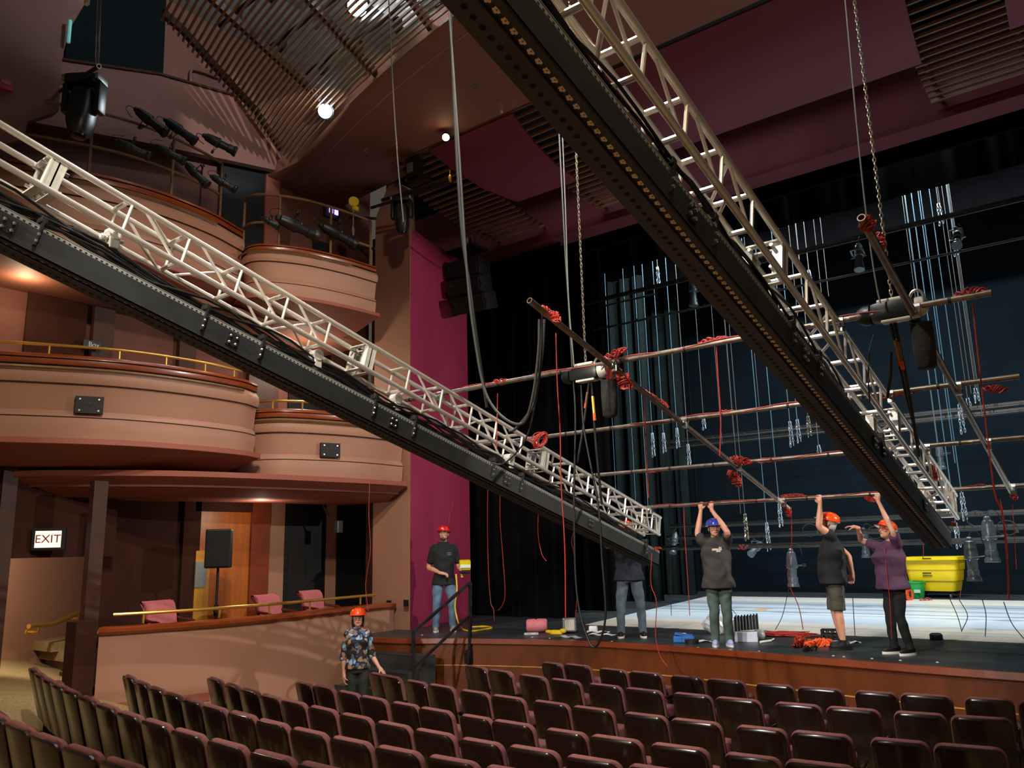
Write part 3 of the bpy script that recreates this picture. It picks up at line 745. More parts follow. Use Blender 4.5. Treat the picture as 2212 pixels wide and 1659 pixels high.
def inlay(o, b, m):
    "add the builder's world-space faces to a part as a second material"
    me = o.data; inv = WM[o.name].inverted(); n = len(me.vertices); V0 = [v.co.copy() for v in me.vertices]; F0 = [tuple(p.vertices) for p in me.polygons]
    m2 = bpy.data.meshes.new(me.name); m2.from_pydata([tuple(v) for v in V0]+[tuple(inv @ v) for v in b.v], [], F0+[tuple(i+n for i in f) for f in b.f])
    m2.materials.append(me.materials[0]); m2.materials.append(MATS[m])
    for i, p in enumerate(m2.polygons): p.material_index = 0 if i < len(F0) else 1
    o.data = m2
def beam(label, X, y0, y1, zT, yT, deg, brackets, splices):
    "black track beam: web on the right, lip and perforated bottom flange to the left"
    s = math.tan(R(deg)); nup = V((0, math.sin(R(deg)), math.cos(R(deg)))); d = V((0, math.cos(R(deg)), -math.sin(R(deg))))
    T = lambda y, h=0, x=0: V((X+x, y, zT+(yT-y)*s))-nup*h
    H = .222
    t = thing('track_girder', label, 'beam', T(y1, H), group='black perforated beams under the trusses')
    def strip(x0, x1, h0, h1, name, m, ya=y0, yb=y1):
        b = MB(); b.prism([T(ya, h0, x0), T(ya, h0, x1), T(ya, h1, x1), T(ya, h1, x0)], T(yb)-T(ya)); return b.build(name, m, t)
    strip(-.012, 0, 0, H, 'web', 'beam_grey')
    strip(-.05, .0, H, H-.012, 'bottom_lip', 'beam_under')
    ps = strip(-.115, -.035, H-.022, H-.014, 'perforated_strip', 'steel_dark')
    bf = strip(-.245, -.10, H+.002, H-.012, 'bottom_flange', 'beam_under')
    strip(-.245, -.235, H, H-.11, 'far_flange', 'beam_under')
    strip(-.12, -.11, .02, H-.02, 'inner_web', 'steel_dark')
    # notched top lip
    strip(-.05, .004, -.004, 0, 'top_lip', 'beam_lip')
    b = MB(); y = y0
    while y < y1-.05:
        q = T(y, .016, .001); b.add([q, q+d*.018, q+d*.018-nup*.014, q-nup*.014], [(0, 1, 2, 3)]); y += .04
    lb_ = strip(0, .0006, 0, .032, 'lip_band', 'beam_lip'); inlay(lb_, b, 'hole_black')
    # flower cutouts painted pale for light through them, and round holes along the underside
    b = MB(); c = MB(); y = y0+.03; per = .0625
    while y < y1-.04:
        q = T(y, H-.0205+.0012-.01, -.06)-nup*.0005
        q = T(y, H-.0128, -.068)
        for k in range(5):
            w = 2*PI*k/5+.3; ctr = q+V((1, 0, 0))*math.cos(w)*.0125+d*math.sin(w)*.0125
            vs = [ctr+V((1, 0, 0))*math.cos(2*PI*j/6)*.0098+d*math.sin(2*PI*j/6)*.0098 for j in range(6)]; b.add(vs, [tuple(range(6))])
        q = T(y+per/2, H+.0028, -.172)
        vs = [q+V((1, 0, 0))*math.cos(2*PI*j/10)*.017+d*math.sin(2*PI*j/10)*.017 for j in range(10)]; c.add(vs, [tuple(range(10))])
        y += per
    inlay(ps, b, 'petal_lit'); inlay(bf, c, 'hole_black')
    for yb in brackets:
        b = MB(); b.bar(T(yb, -.06, .012), T(yb, .165, .012), .035, .016); b.box(T(yb, -.05, -.02), (.09, .05, .05), M.Rotation(-R(deg), 3, 'X'), bev=.006)
        o = b.build('hanger_bracket', 'steel_dark', t)
        for h in (.075, .13):
            b = MB(); b.lathe(T(yb, h, .018), (1, 0, 0), [(0, .013), (.012, .013), (.018, .006)], 6); b.build('bolt', 'bolt_steel', o)
    for yb in splices:
        b = MB(); b.bar(T(yb-.055, .115, .005), T(yb+.055, .115, .005), .012, .11); o = b.build('splice_plate', 'black', t)
        for a in (-.03, .03):
            for h in (.085, .145):
                b = MB(); b.lathe(T(yb+a, h, .01), (1, 0, 0), [(0, .013), (.014, .013), (.02, .006)], 6); b.build('bolt', 'bolt_steel', o)
    return t, T
def yb_on(X, pts): return [at(px, py, 'x', X).y for px, py in pts]
b_l = yb_on(-6.0, [(88, 500), (444, 690), (566, 760), (809, 890), (895, 935), (1066, 1020), (1127, 1050), (1397, 1195)])
s_l = yb_on(-6.0, [(28, 460), (508, 733), (853, 910), (1097, 1033), (1277, 1130)])
bl, TL = beam('long black steel beam hung below the left truss, rows of holes along its underside', -6.0, -1.2, 11.46, 2.507, 11, 15.0, b_l, s_l)
b_r = yb_on(-1.85, [(1450, 385), (1542, 500), (1712, 720), (1770, 800), (1905, 965)])
s_r = yb_on(-1.85, [(1497, 463), (1740, 770), (1891, 960), (1997, 1085)])
br, TR = beam('black steel beam hung below the right truss, flower shaped holes in its wide underside', -1.85, -1.2, 10.95, 2.54, 11, 16.05, b_r, s_r)

# black cable looms lying along the beams
def loom(label, T, y0, y1, n, dx, up, grp):
    t = thing('cable_loom', label, 'cables', T(y1, -.05, dx), group=grp)
    for k in range(n):
        pts = []; y = y0; ph = random.random()*6
        while y <= y1:
            sag = .035*math.sin(y*2.6+ph)+.03*math.sin(y*5.1+ph*2)
            pts.append(T(y, -up-sag-.012*k % .07, dx+.02*math.sin(y*3+k*1.7)+.014*(k % 3))); y += .22
        b = MB(); b.tube(pts, .011 if k % 3 else .016, 6); b.build('cable', 'cable_black', t, True)
loom('bundle of black cables running between the left truss and its beam', TL, -.8, 10.9, 8, -.1, .07, 'cable bundles along the beams')
loom('bundle of black cables running between the right truss and its beam', TR, -.8, 7.2, 7, -.06, .05, 'cable bundles along the beams')
# truss clamps where beam hangs off the left truss
def clamp(p, m='bolt_steel', label='', grp='pipe clamps', s=1.0, name='pipe_clamp'):
    t = thing(name, label, 'clamp', p, group=grp)
    b = MB(); b.lathe(p-V((.03*s, 0, 0)), (1, 0, 0), [(0, .035*s), (.06*s, .035*s)], 10); b.box(p-V((0, 0, .05*s)), (.05*s, .05*s, .06*s), bev=.006*s); b.build('jaw', m, t)
    b = MB(); b.cyl(p+V((0, -.05*s, -.03*s)), p+V((0, .05*s, -.03*s)), .01*s, 6); b.ell(p+V((0, -.05*s, -.03*s)), (.018*s,)*3, 8, 6); b.build('bolt', m, t)
    return t

# ================================================================= PIPE GRID
PZ, PY, PD = 3.053, 11.202, 15.23
def gz(y, dn=0): return PZ+(PY-y)*math.tan(R(PD))-dn
grid = []
for i, (y, x0, x1, lb) in enumerate(((6.775, -7.25, -.66, 'highest cross pipe, nearest the seats, with a cord bundle on its right tip'), (8.262, -7.2, -.69, 'second cross pipe down, red cord coil at the left truss'),
                                (9.70, -6.5, .9, 'third cross pipe down, fourth-lowest above the stage crew'), (11.2, -6.15, .9, 'lowest cross pipe, held up by the stage crew'))):
    lb = lb.replace(', fourth-lowest above the stage crew', ', just above the pipe the crew holds')
    t = thing('grid_pipe', 'steel '+lb, 'pipe', ((x0+x1)/2, y, gz(y)), group='cross pipes of the tilted grid')
    b = MB(); b.pipe((x0, y, gz(y)), (x1, y, gz(y)), .0255, .02); b.build('tube', 'steel_pipe', t, True)
    x = x0+.5
    while x < x1: b = MB(); b.tube([(x, y, gz(y)), (x+.025, y, gz(y))], .0275, 10); b.build('cable_tie', 'tape_black', t); x += .55+.3*random.random()
    grid.append(y)
for x, y0, y1, lb in ((-3.93, 5.40, 11.42, 'left of the two pipes pointing upstage, cables hang from its near end'), (-1.2, 5.42, 11.3, 'right one of two pointing upstage, open near end wrapped in red cord')):
    t = thing('grid_pipe', 'dark steel pipe, '+lb, 'pipe', (x, y0, gz(y0, .06)), group='pipes pointing upstage')
    b = MB(); b.pipe((x, y0, gz(y0, .058)), (x, y1-.45, gz(y1-.45, .058)), .0285, .021, 18); b.build('tube', 'steel_pipe', t, True)
    b = MB(); b.pipe((x, y1-.45, gz(y1-.45, .058)), (x, y1, gz(y1, .058)), .0295, .021, 18); b.build('pipe_end', 'alu_plate', t, True)
xs_l = {y: -6.0 for y in grid}
k = 0
for y, x, lb in ((6.775, -6.27, 'silver clamp holding the highest cross pipe to the far side of the left truss'), (8.262, -6.0, 'silver clamp beside the red coil on the left truss'), (11.2, -6.0, 'silver clamp holding the lowest cross pipe at the end of the left truss'),
                 (6.775, -1.78, 'silver clamp holding the highest cross pipe to the right truss'), (8.262, -1.78, 'silver clamp holding the second cross pipe to the right truss'), (9.70, -1.78, 'silver clamp holding the third cross pipe to the right truss'),
                 (6.775, -3.93, 'clamp where the left upstage pipe meets the highest cross pipe'), (8.262, -3.93, 'clamp where the left upstage pipe meets the second cross pipe'), (9.70, -3.93, 'clamp where the left upstage pipe meets the third cross pipe'), (11.2, -3.93, 'clamp where the left upstage pipe meets the lowest cross pipe'),
                 (6.775, -1.2, 'clamp where the right upstage pipe meets the highest cross pipe'), (8.262, -1.2, 'clamp where the right upstage pipe meets the second cross pipe'), (9.70, -1.2, 'clamp where the right upstage pipe meets the third cross pipe'), (11.2, -1.2, 'clamp where the right upstage pipe meets the lowest cross pipe')):
    clamp(V((x+.02, y, gz(y)-.01)), 'bolt_steel' if x > -5 or True else '', lb, s=1.15)
for px, py, lb in ((245, 505, 'silver clamp under the left truss, the one nearest the left edge'), (683, 768, 'silver clamp under the left truss behind the black cables at mid length'), (855, 862, 'silver clamp under the left truss in front of the pink pillar'), (1100, 990, 'silver clamp under the left truss below the red coil')):
    p = at(px, py, 'x', -6.1); clamp(p, 'alu_plate', lb, s=1.6, grp='clamps under the left truss')

# ================================================================= CHAIN HOISTS
def link_chain(b, a, c, w=.016, n=None, twist=0):
    "steel link chain between two points"
    a, c = V(a), V(c); L = (c-a).length; d = (c-a)/L; ln = w*2.4; n = int(L/(ln*.78)); u = V((1, 0, 0)); v = d.cross(u).normalized()
    for i in range(n):
        q = a+d*(i+.5)*L/n; o = (u if i % 2 else v)
        if twist: o = (u*math.cos(twist*i)+v*math.sin(twist*i))*(1) if i % 2 else (v*math.cos(twist*i)-u*math.sin(twist*i))
        pts = [q+d*math.cos(2*PI*k/8)*ln/2+o*math.sin(2*PI*k/8)*w/2 for k in range(8)]
        b.tube(pts, w*.22, 4, closed=True)
def hoist(label, p, zt, bagp, m_body, tilt=0):
    t = thing('chain_hoist', label, 'chain hoist', p, group='chain hoists')
    b = MB(); b.box(p, (.34, .17, .16), bev=.05); b.build('motor_body', 'fixture_black', t, 50)
    b = MB(); b.lathe(p+V((-.17, 0, 0)), (-1, 0, 0), [(0, .085), (.05, .085), (.1, .06), (.11, .02)], 16); b.build('end_cover', 'fixture_black', t, 40)
    b = MB(); b.lathe(p+V((.17, 0, 0)), (1, 0, 0), [(0, .08), (.04, .08), (.08, .05)], 16); b.build('gear_cover', m_body, t, 40)
    b = MB(); b.box(p+V((0, 0, .085)), (.22, .12, .035), bev=.015); b.build('top_plate', m_body, t)
    b = MB(); b.box(p+V((.02, -.02, -.085)), (.22, .1, .025), bev=.01); b.build('bottom_plate', m_body, t)
    pts = [p+V((.19+.05*math.cos(a), -.06, .05+.07*math.sin(a))) for a in [k*PI/8 for k in range(-5, 9)]]
    b = MB(); b.tube(pts, .012, 8); b.build('lift_hook', 'bolt_steel', t, True)
    b = MB(); link_chain(b, p+V((0, 0, .1)), V((p.x, p.y, zt)), .022); o = b.build('load_chain', 'chain_steel', t, True)
    b = MB(); q = V(bagp); b.stack([(q.x, q.y, q.z-.36, .055, .05), (q.x, q.y, q.z-.34, .075, .065), (q.x, q.y, q.z-.15, .085, .07), (q.x, q.y, q.z, .08, .07), (q.x, q.y, q.z+.01, .085, .075)], 16)
    b.build('chain_bag', 'bag_black', t, 50)
    b = MB(); b.cyl(q+V((-.03, 0, 0)), p+V((.08, 0, -.05)), .012); b.build('bag_strap', 'bag_black', t)
    return t
H1 = at(1266, 806, 'y', 6.83); hoist('black chain hoist with hanging bag on the highest cross pipe, centre of the picture', H1, 12.5, H1+V((.27, -.02, -.13)), 'motor_white')
H2 = at(1930, 672, 'y', 6.83); hoist('white topped chain hoist beside the right upstage pipe', H2, 12.5, H2+V((.18, .04, -.14)), 'motor_white')
def slings(label, p, ends, grp):
    t = thing('lifting_sling', label, 'sling', p, group=grp)
    for i, (a, q, m, r) in enumerate(ends):
        b = MB(); b.tube(spline([a, a.lerp(q, .5)+V((.01*(-1)**i, 0, 0)), q], 6), r, 8); b.build('strap', m, t, True)
        if m == 'strap_grey' or i < 2:
            c = a.lerp(q, .12); e = a.lerp(q, .26); b = MB(); b.cyl(c, e, r*1.25, 8); b.build('sleeve', 'seat_plate' if i else 'slat_wood', t)
            e2 = a.lerp(q, .32); b = MB(); b.cyl(e, e2, r*1.3, 8); b.build('orange_tag', 'orange_cord', t)
slings('pair of straps with orange tags hanging under the centre hoist', H1-V((0, 0, .14)), [(H1+V((.03, 0, -.1)), at(1247, 1000, 'y', 6.9), 'cable_grey', .011), (H1+V((.06, 0, -.1)), at(1300, 1090, 'y', 6.9), 'steel_dark', .013)], 'slings under the hoists')
slings('straps with yellow and orange tags hanging from the right hoist to the right truss', H2-V((0, 0, .14)), [(H2+V((.0, 0, -.1)), at(1985, 985, 'y', 7.9), 'steel_dark', .014), (H2+V((-.03, 0, -.1)), at(1985, 960, 'y', 7.9), 'steel_dark', .012), (at(1925, 760, 'y', 7), at(1917, 860, 'y', 7.2), 'cable_black', .012)], 'slings under the hoists')
# control cables dropping beside the load chains
for pts, r, m, lb, yy in (([(1208, 285), (1214, 400), (1222, 560), (1228, 650), (1236, 790), (1243, 900), (1240, 1090), (1246, 1280), (1270, 1380), (1290, 1394), (1308, 1330), (1300, 1200), (1292, 1090), (1262, 930), (1255, 830)], .011, 'cable_black', 'black control cable looping from the centre hoist down to the stage edge', 6.85),
                      ([(1826, 0), (1836, 110), (1848, 240), (1862, 380), (1871, 460), (1884, 560), (1895, 625), (1902, 655)], .007, 'strap_grey', 'pale grey hoist cable beside the chain at upper right', 6.7),
                      ([(1215, 285), (1222, 460), (1228, 640), (1240, 790)], .007, 'strap_grey', 'pale grey hoist cable beside the chain at centre', 6.72),
                      ([(1165, 690), (1163, 760), (1150, 860), (1128, 915), (1085, 900), (1050, 850), (1030, 760), (1010, 600), (990, 300), (965, -60)], .013, 'cable_grey', 'thick grey cable looping from the left upstage pipe up to the ceiling', 5.5),
                      ([(1176, 690), (1172, 760), (1160, 840), (1150, 880), (1115, 925), (1100, 932)], .012, 'cable_grey', 'grey cable hanging from the left upstage pipe onto the left truss', 5.55),
                      ([(1172, 670), (1168, 760), (1158, 860), (1135, 950), (1090, 1000), (1060, 1000)], .007, 'cable_black', 'thin black cable from the left upstage pipe to the left beam', 5.6),
                      ([(1052, 880), (1040, 800), (1015, 620), (996, 480), (980, 200), (972, -60)], .016, 'cable_black', 'thick dark cable beside the grey looping cable, from the ceiling to the left truss', 5.7),
                      ([(838, -40), (848, 170), (858, 330), (866, 420), (872, 480)], .008, 'cable_grey', 'single grey cable hanging from the ceiling in front of the black moving light', 6.0),
                      ([(1838, 760), (1880, 770), (1876, 850), (1882, 900)], .006, 'cable_grey', 'thin grey pigtail cable under the right hoist', 7.0)):
    P = [at(px, py, 'y', yy) for px, py in pts]
    if 'pigtail' in lb: P = [at(px, py, 'y', yy) for px, py in ((1888, 722), (1878, 760), (1876, 820), (1879, 870))]
    b = MB(); b.tube(spline(P, 6), r, 7); tag(b.build('hanging_cable', m, None, True), lb, 'cable')

# ================================================================= RED CORDS
def bundle(label, a, c, n, spread, loops=3, m='red_cord', r=.0055, grp='red cord bundles', name='cord_bundle', sag=0):
    "hank of cord laid along a-c"
    a, c = V(a), V(c); L = (c-a).length; d = (c-a).normalized(); u = d.cross(V((0, 0, 1))).normalized(); w = u.cross(d)
    b = MB()
    for k in range(n):
        ph = random.random()*6; q = random.uniform(.6, 1.0); pts = []
        s0 = random.uniform(0, .15)
        for i in range(13):
            t = s0+(1-2*s0)*i/12; env = math.sin(PI*min(1, max(0, t)))**.5
            pts.append(a.lerp(c, t)+u*spread*q*math.sin(t*PI*loops+ph)*env+w*spread*q*(math.cos(t*PI*loops*1.3+ph*2)*env)-V((0, 0, sag*math.sin(PI*t))))
        b.tube(pts, r, 5)
    o = b.build(name, m, None, True)
    return tag(o, label, 'cord', grp)
def on(y, px, py, dn=0): return at(px, py, 'y', y)
for y, p0, p1, n, sp, lb in ((6.775, (1508, 742), (1572, 728), 9, .03, 'bow of red cord on the highest cross pipe, left of the right truss'), (6.775, (2055, 640), (2132, 624), 10, .035, 'long hank of red cord on the right tip of the highest cross pipe'),
                         (6.775, (1062, 828), (1100, 822), 9, .04, 'knot of red cord on the highest cross pipe, right of the left truss'), (6.70, (1300, 778), (1355, 752), 10, .045, 'loose loop of red cord standing up above the centre hoist'),
                         (5.7, (1165, 662), (1212, 695), 12, .05, 'red cord wrapped near the free end of the left upstage pipe'), (6.9, (1305, 790), (1365, 840), 22, .1, 'big tangle of red cord hanging at the pipe crossing right of the centre hoist'),
                         (7.9, (1375, 835), (1450, 885), 8, .04, 'thin red cord wound along the left upstage pipe below the tangle'), (8.262, (1545, 893), (1590, 888), 8, .025, 'red cord on the second cross pipe, left of the right truss'),
                         (8.262, (1900, 860), (1985, 845), 5, .02, 'thin red cord under the second cross pipe, right of the right truss'), (8.262, (2120, 838), (2180, 843), 12, .04, 'flat bow of red cord below the right tip of the second cross pipe'),
                         (9.62, (1575, 990), (1625, 1000), 16, .06, 'fat orange red cord bundle on top of the third cross pipe'), (9.62, (1575, 1015), (1600, 1052), 18, .07, 'red cord hank hanging below the third cross pipe'),
                         (9.70, (1620, 1000), (1700, 992), 7, .02, 'red cord taped along the third cross pipe'), (9.7, (1398, 1020), (1450, 1012), 9, .02, 'short red cord wrapped on the left part of the third cross pipe'),
                         (11.2, (1685, 1072), (1740, 1070), 11, .03, 'bow of red cord on the lowest cross pipe between the crew'), (11.25, (1695, 1092), (1708, 1118), 10, .045, 'red cord hank hanging from the lower tip of the left upstage pipe'),
                         (11.2, (1470, 1092), (1500, 1089), 7, .022, 'small red cord lumps on the lowest cross pipe at the blue helmet'), (11.2, (1868, 1074), (1892, 1082), 10, .04, 'red cord lump under the lowest cross pipe by the raised hand at right'),
                         (5.5, (1860, 475), (1888, 492), 12, .06, 'red cord wrapped round the open end of the right upstage pipe'), (6.2, (1893, 500), (1910, 540), 7, .04, 'red cord trailing behind the open end of the right upstage pipe'),
                         (9.9, (2010, 1000), (2022, 1040), 16, .04, 'red cord bundle tucked inside the right truss near its end'), (11.25, (2183, 1060), (2196, 1082), 9, .04, 'red cord end hanging off the lower tip of the right upstage pipe'),
                         (11.2, (2070, 1056), (2130, 1046), 5, .018, 'red cord along the lowest cross pipe, right of the right truss'), (11.5, (2055, 1128), (2066, 1136), 6, .03, 'red cord scrap on the end of the right beam'),
                         (11.3, (1412, 1184), (1430, 1184), 7, .022, 'red cord scrap on the end of the left beam'), (16.9, (1592, 1183), (1618, 1181), 6, .06, 'red cord bow on the lowest batten behind the crew')):
    bundle(lb, on(y, *p0), on(y, *p1), n, sp)
# round coil on the left truss
c = at(1168, 950, 'y', 8.2); b = MB()
for k in range(14):
    r0 = .085+random.uniform(-.02, .02); dx = random.uniform(-.03, .03)
    pts = [c+V((dx+.75*r0*math.sin(2*PI*i/16+.1*k), .5*r0*math.sin(2*PI*i/16), r0*math.cos(2*PI*i/16)+random.uniform(-.006, .006))) for i in range(16)]
    b.tube(pts, .006, 5, closed=True)
tag(b.build('cord_coil', 'red_cord', None, True), 'round coil of red cord hung on the second cross pipe at the left truss', 'cord', 'red cord bundles')
# thin red cords running along pipes
for y, x0, x1, lb in ((6.775, -5.9, -5.2, 'highest cross pipe right of the left truss'), (6.775, -4.9, -2.2, 'highest cross pipe between hoist and right truss'), (6.775, -1.75, -1.4, 'highest cross pipe at the right truss'), (8.262, -4.6, -2.2, 'second cross pipe'), (9.7, -3.6, -2.3, 'third cross pipe'), (11.2, -5.9, -2.6, 'lowest cross pipe')):
    b = MB(); pts = []; x = x0
    while x <= x1: pts.append(V((x, y-.024+.006*math.sin(x*9), gz(y)+.014+.014*math.sin(x*6.3)))); x += .08
    b.tube(pts, .0055, 6); tag(b.build('cord_run', 'red_cord', None, True), 'red cord running along the '+lb, 'cord', 'red cords along the pipes')
# dangling red cords (polyline in the photo, at a real depth)
dang = [((1054, 1040), (1053, 1130), (1055, 1230), (1060, 1300), (1066, 1316), (1068, 1340), 10.6, 'leftmost dangling red cord against the black curtain'), ((1081, 1040), (1080, 1120), (1086, 1200), (1091, 1285), (1082, 1312), (1075, 1318), 10.6, 'second dangling red cord from the left, curling in at its foot'),
        ((1075, 850), (1074, 905), (1073, 970), 6.9, 'short red cord dropping from the knot right of the left truss'), ((1164, 1080), (1162, 1150), (1170, 1195), (1180, 1212), 10.4, 'short red cord with a free end under the left beam'),
        ((1201, 720), (1204, 830), (1210, 930), (1212, 1040), (1220, 1180), (1222, 1335), 5.9, 'long red cord from the near end of the left upstage pipe to the stage'), ((1240, 1145), (1235, 1170), (1240, 1200), (1246, 1280), (1243, 1340), 10.8, 'looped red cord in front of the black curtain, left of the crew'),
        ((1392, 850), (1393, 905), (1397, 990), (1401, 1075), 7.4, 'red cord hanging from the left upstage pipe below the tangle'), ((1408, 1195), (1406, 1260), (1418, 1300), (1416, 1370), (1425, 1415), (1442, 1440), 10.3, 'red cord trailing from the end of the left beam over the stage edge'),
        ((1477, 1090), (1479, 1150), (1486, 1260), (1490, 1330), 11.3, 'red cord beside the black curtain edge, left of the blue helmet'), ((1547, 742), (1551, 810), (1557, 905), (1555, 985), 6.8, 'red cord dropping from the bow on the highest cross pipe'),
        ((1709, 1095), (1710, 1180), (1702, 1250), (1725, 1310), (1735, 1360), 11.3, 'red cord hanging between the blue helmet and the orange helmet'), ((2101, 655), (2112, 760), (2128, 900), (2140, 1000), (2150, 1070), (2165, 1110), (2175, 1200), (2180, 1295), 6.85, 'long red cord on the right, from the hank at the pipe tip'),
        ((2160, 1078), (2168, 1120), (2176, 1190), (2178, 1290), 11.4, 'red cord right of the yellow cart'), ((1910, 1180), (1914, 1220), (1922, 1300), (1926, 1380), 11.0, 'thin red cord in front of the purple shirt'),
        ((1993, 1165), (1995, 1190), (1993, 1207), 16.5, 'short red cord hanging above the yellow cart'), ((2070, 1205), (2075, 1260), (2074, 1290), 16.5, 'thin red cord beside the yellow cart'), ((798, 1040), (797, 1120), (800, 1190), (790, 1260), (795, 1320), 8.2, 'thin red cord in front of the dark opening above the floral blouse'),
        ((980, 1085), (972, 1110), (970, 1132), 10.8, 'thin red cord above the red helmet at left'), ((2187, 1090), (2190, 1140), (2196, 1230), 11.5, 'faint red cord at the right edge of the picture')]
for d in dang:
    pts, yy, lb = d[:-2], d[-2], d[-1]
    P = [at(px, py, 'y', yy) for px, py in pts]
    if yy < 8 and P[-1].z < STAGE: P = [p if p.z > .3 else V((p.x, p.y, .3)) for p in P]
    b = MB(); b.tube(spline(P, 6), .0058 if 'thin' not in lb and 'faint' not in lb else .004, 6); tag(b.build('dangling_cord', 'red_cord', None, True), lb, 'cord', 'dangling red cords')
# thin dark cords hanging before the white floor
for i, (pts, yy) in enumerate(((((1448, 1200), (1449, 1280), (1450, 1330)), 14), (((1565, 1300), (1592, 1330), (1596, 1355), (1588, 1372)), 13.5), (((1842, 1290), (1845, 1340), (1848, 1390)), 13), (((2050, 1290), (2068, 1330), (2078, 1365)), 14), (((2072, 1295), (2090, 1330), (2078, 1362)), 14), (((2122, 1295), (2130, 1330), (2128, 1380)), 13.6), (((2168, 1300), (2185, 1345), (2212, 1380)), 13), (((1704, 1270), (1690, 1330), (1672, 1365)), 13.4))):
    b = MB(); b.tube(spline([at(px, py, 'y', yy) for px, py in pts], 6), .006, 5); tag(b.build('loose_wire', 'cable_black', None, True), 'thin dark wire hanging in front of the white floor, %s from the left' % ORD[[0, 1, 3, 4, 5, 6, 7, 2][i]], 'wire', 'dark wires before the white floor')
# ================================================================= STAGE MASKING, LINES, BATTENS
def drape(name, label, x0, x1, y, z0, z1, m, pleat=.35, amp=.06, grp=None):
    b = MB(); n = int(abs(x1-x0)/.04)+2; vs = []
    for i in range(n):
        x = x0+(x1-x0)*i/(n-1); o = amp*math.sin(2*PI*x/pleat)+amp*.5*math.sin(2*PI*x/pleat*2.3+1)
        vs += [V((x, y+o, z0)), V((x, y+o*.8, (z0+z1)/2)), V((x, y+o*.7, z1))]
    N = len(vs); vs += [p+V((0, .02, 0)) for p in vs]; fs = []
    for i in range(n-1):
        for k in range(2):
            a = i*3+k; fs += [(a, a+1, a+4, a+3), (N+a, N+a+3, N+a+4, N+a+1)]
    b.add(vs, fs); o = b.build(name, m, None, True)
    return tag(o, label, 'curtain', grp)
g = 'black stage legs'
drape('stage_curtain', 'black curtain leg nearest the audience, behind the stage steps rail', -14, -9.16, 13.80, STAGE+.02, 9.2, 'black_cloth', .5, .04, g)
drape('stage_curtain', 'second black curtain leg behind the man under the left truss', -14, -9.36, 15.72, STAGE+.02, 9.6, 'black_cloth', .5, .05, g)
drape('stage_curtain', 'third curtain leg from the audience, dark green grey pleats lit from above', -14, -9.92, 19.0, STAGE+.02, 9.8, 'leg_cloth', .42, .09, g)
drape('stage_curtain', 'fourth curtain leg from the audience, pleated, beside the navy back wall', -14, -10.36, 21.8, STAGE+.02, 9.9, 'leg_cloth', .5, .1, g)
drape('border_curtain', 'black border curtain across the top of the stage, front one', -14, 7, 16.4, 9.06, 11.9, 'black_cloth', .8, .02, 'black border curtains')
drape('border_curtain', 'black border curtain deep in the stage above the back wall', -14, 7, 20.5, 9.9, 11.9, 'black_cloth', .8, .02, 'black border curtains')
# seam of the navy back wall (two widths)
b = MB(); p = at(1505, 1000, 'y', 23.5); b.box((p.x-.1, 23.57, 6), (.03, .03, 10)); struct(b, 'trim_13', 'black')
LY = 17.0
chains = [(1409, 936, 988), (1433, 936, 979), (1462, 925, 969), (1519, 896, 929), (1706, 911, 966), (1722, 907, 957), (1745, 900, 944), (1768, 962, 980), (1420, 577, 621), (1747, 584, 617), (2072, 874, 938), (2090, 860, 881), (2107, 839, 870), (2077, 1065, 1125),
          (1609, 1111, 1168), (1656, 1130, 1190), (1683, 1089, 1139), (2064, 1130, 1185), (2027, 440, 488), (2064, 535, 555), (1486, 960, 1010)]
chains.sort()
for i, (px, y0, y1) in enumerate(chains):
    a, c = at(px, y0, 'y', LY), at(px, y1, 'y', LY); x = a.x
    blue = px not in (1609, 1745, 2090, 1519)
    t = thing('lift_line', 'lift line ending in a %s chain, %s chain from the left behind the pipes' % ('blue lit' if blue else 'steel', ORD[i]), 'lift line', (x, LY, c.z), group='lift lines with chain ends')
    b = MB(); b.cyl((x, LY, a.z), (x, LY, 10.4), .0075 if blue else .006, 6); b.build('line', 'line_blue_lit' if px in (1656, 1683, 1706, 1722, 1409, 1433, 1462, 2077, 2072, 2064) else 'line_grey', t)
    b = MB(); link_chain(b, (x-.02, LY, a.z), (x-.03, LY, c.z), .034, twist=.35); link_chain(b, (x+.02, LY, a.z), (x+.035, LY, c.z+.03), .034, twist=.5); b.build('chain', 'chain_steel' if px in (1609, 1745) else 'chain_blue_lit', t)
plain = [(1330, 1060, 'b'), (1373, 1080, 'b'), (1400, 1100, 'b'), (1362, 900, 'g'), (1585, 940, 'g'), (1560, 960, 'g'), (1600, 1110, 'g'), (1640, 880, 'g'), (2053, 1046, 'b'), (2046, 1110, 'b'), (2063, 1000, 'b'), (2098, 850, 'g'), (2112, 850, 'g'), (2122, 900, 'g'), (2030, 1000, 'g'), (1985, 700, 'g'), (1790, 640, 'g'), (1775, 640, 'g'), (1735, 650, 'g')]
plain.sort()
for i, (px, y1, c) in enumerate(plain):
    p = at(px, y1, 'y', LY+.1); b = MB(); b.cyl((p.x, LY+.1, p.z), (p.x, LY+.1, 10.4), .0075 if c == 'b' else .0055, 6)
    tag(b.build('lift_cable', 'line_blue_lit' if c == 'b' else 'line_grey'), 'thin %s vertical cable without a chain, %s such cable from the left' % ('blue lit' if c == 'b' else 'grey', ORD[i]), 'cable', 'plain lift cables')
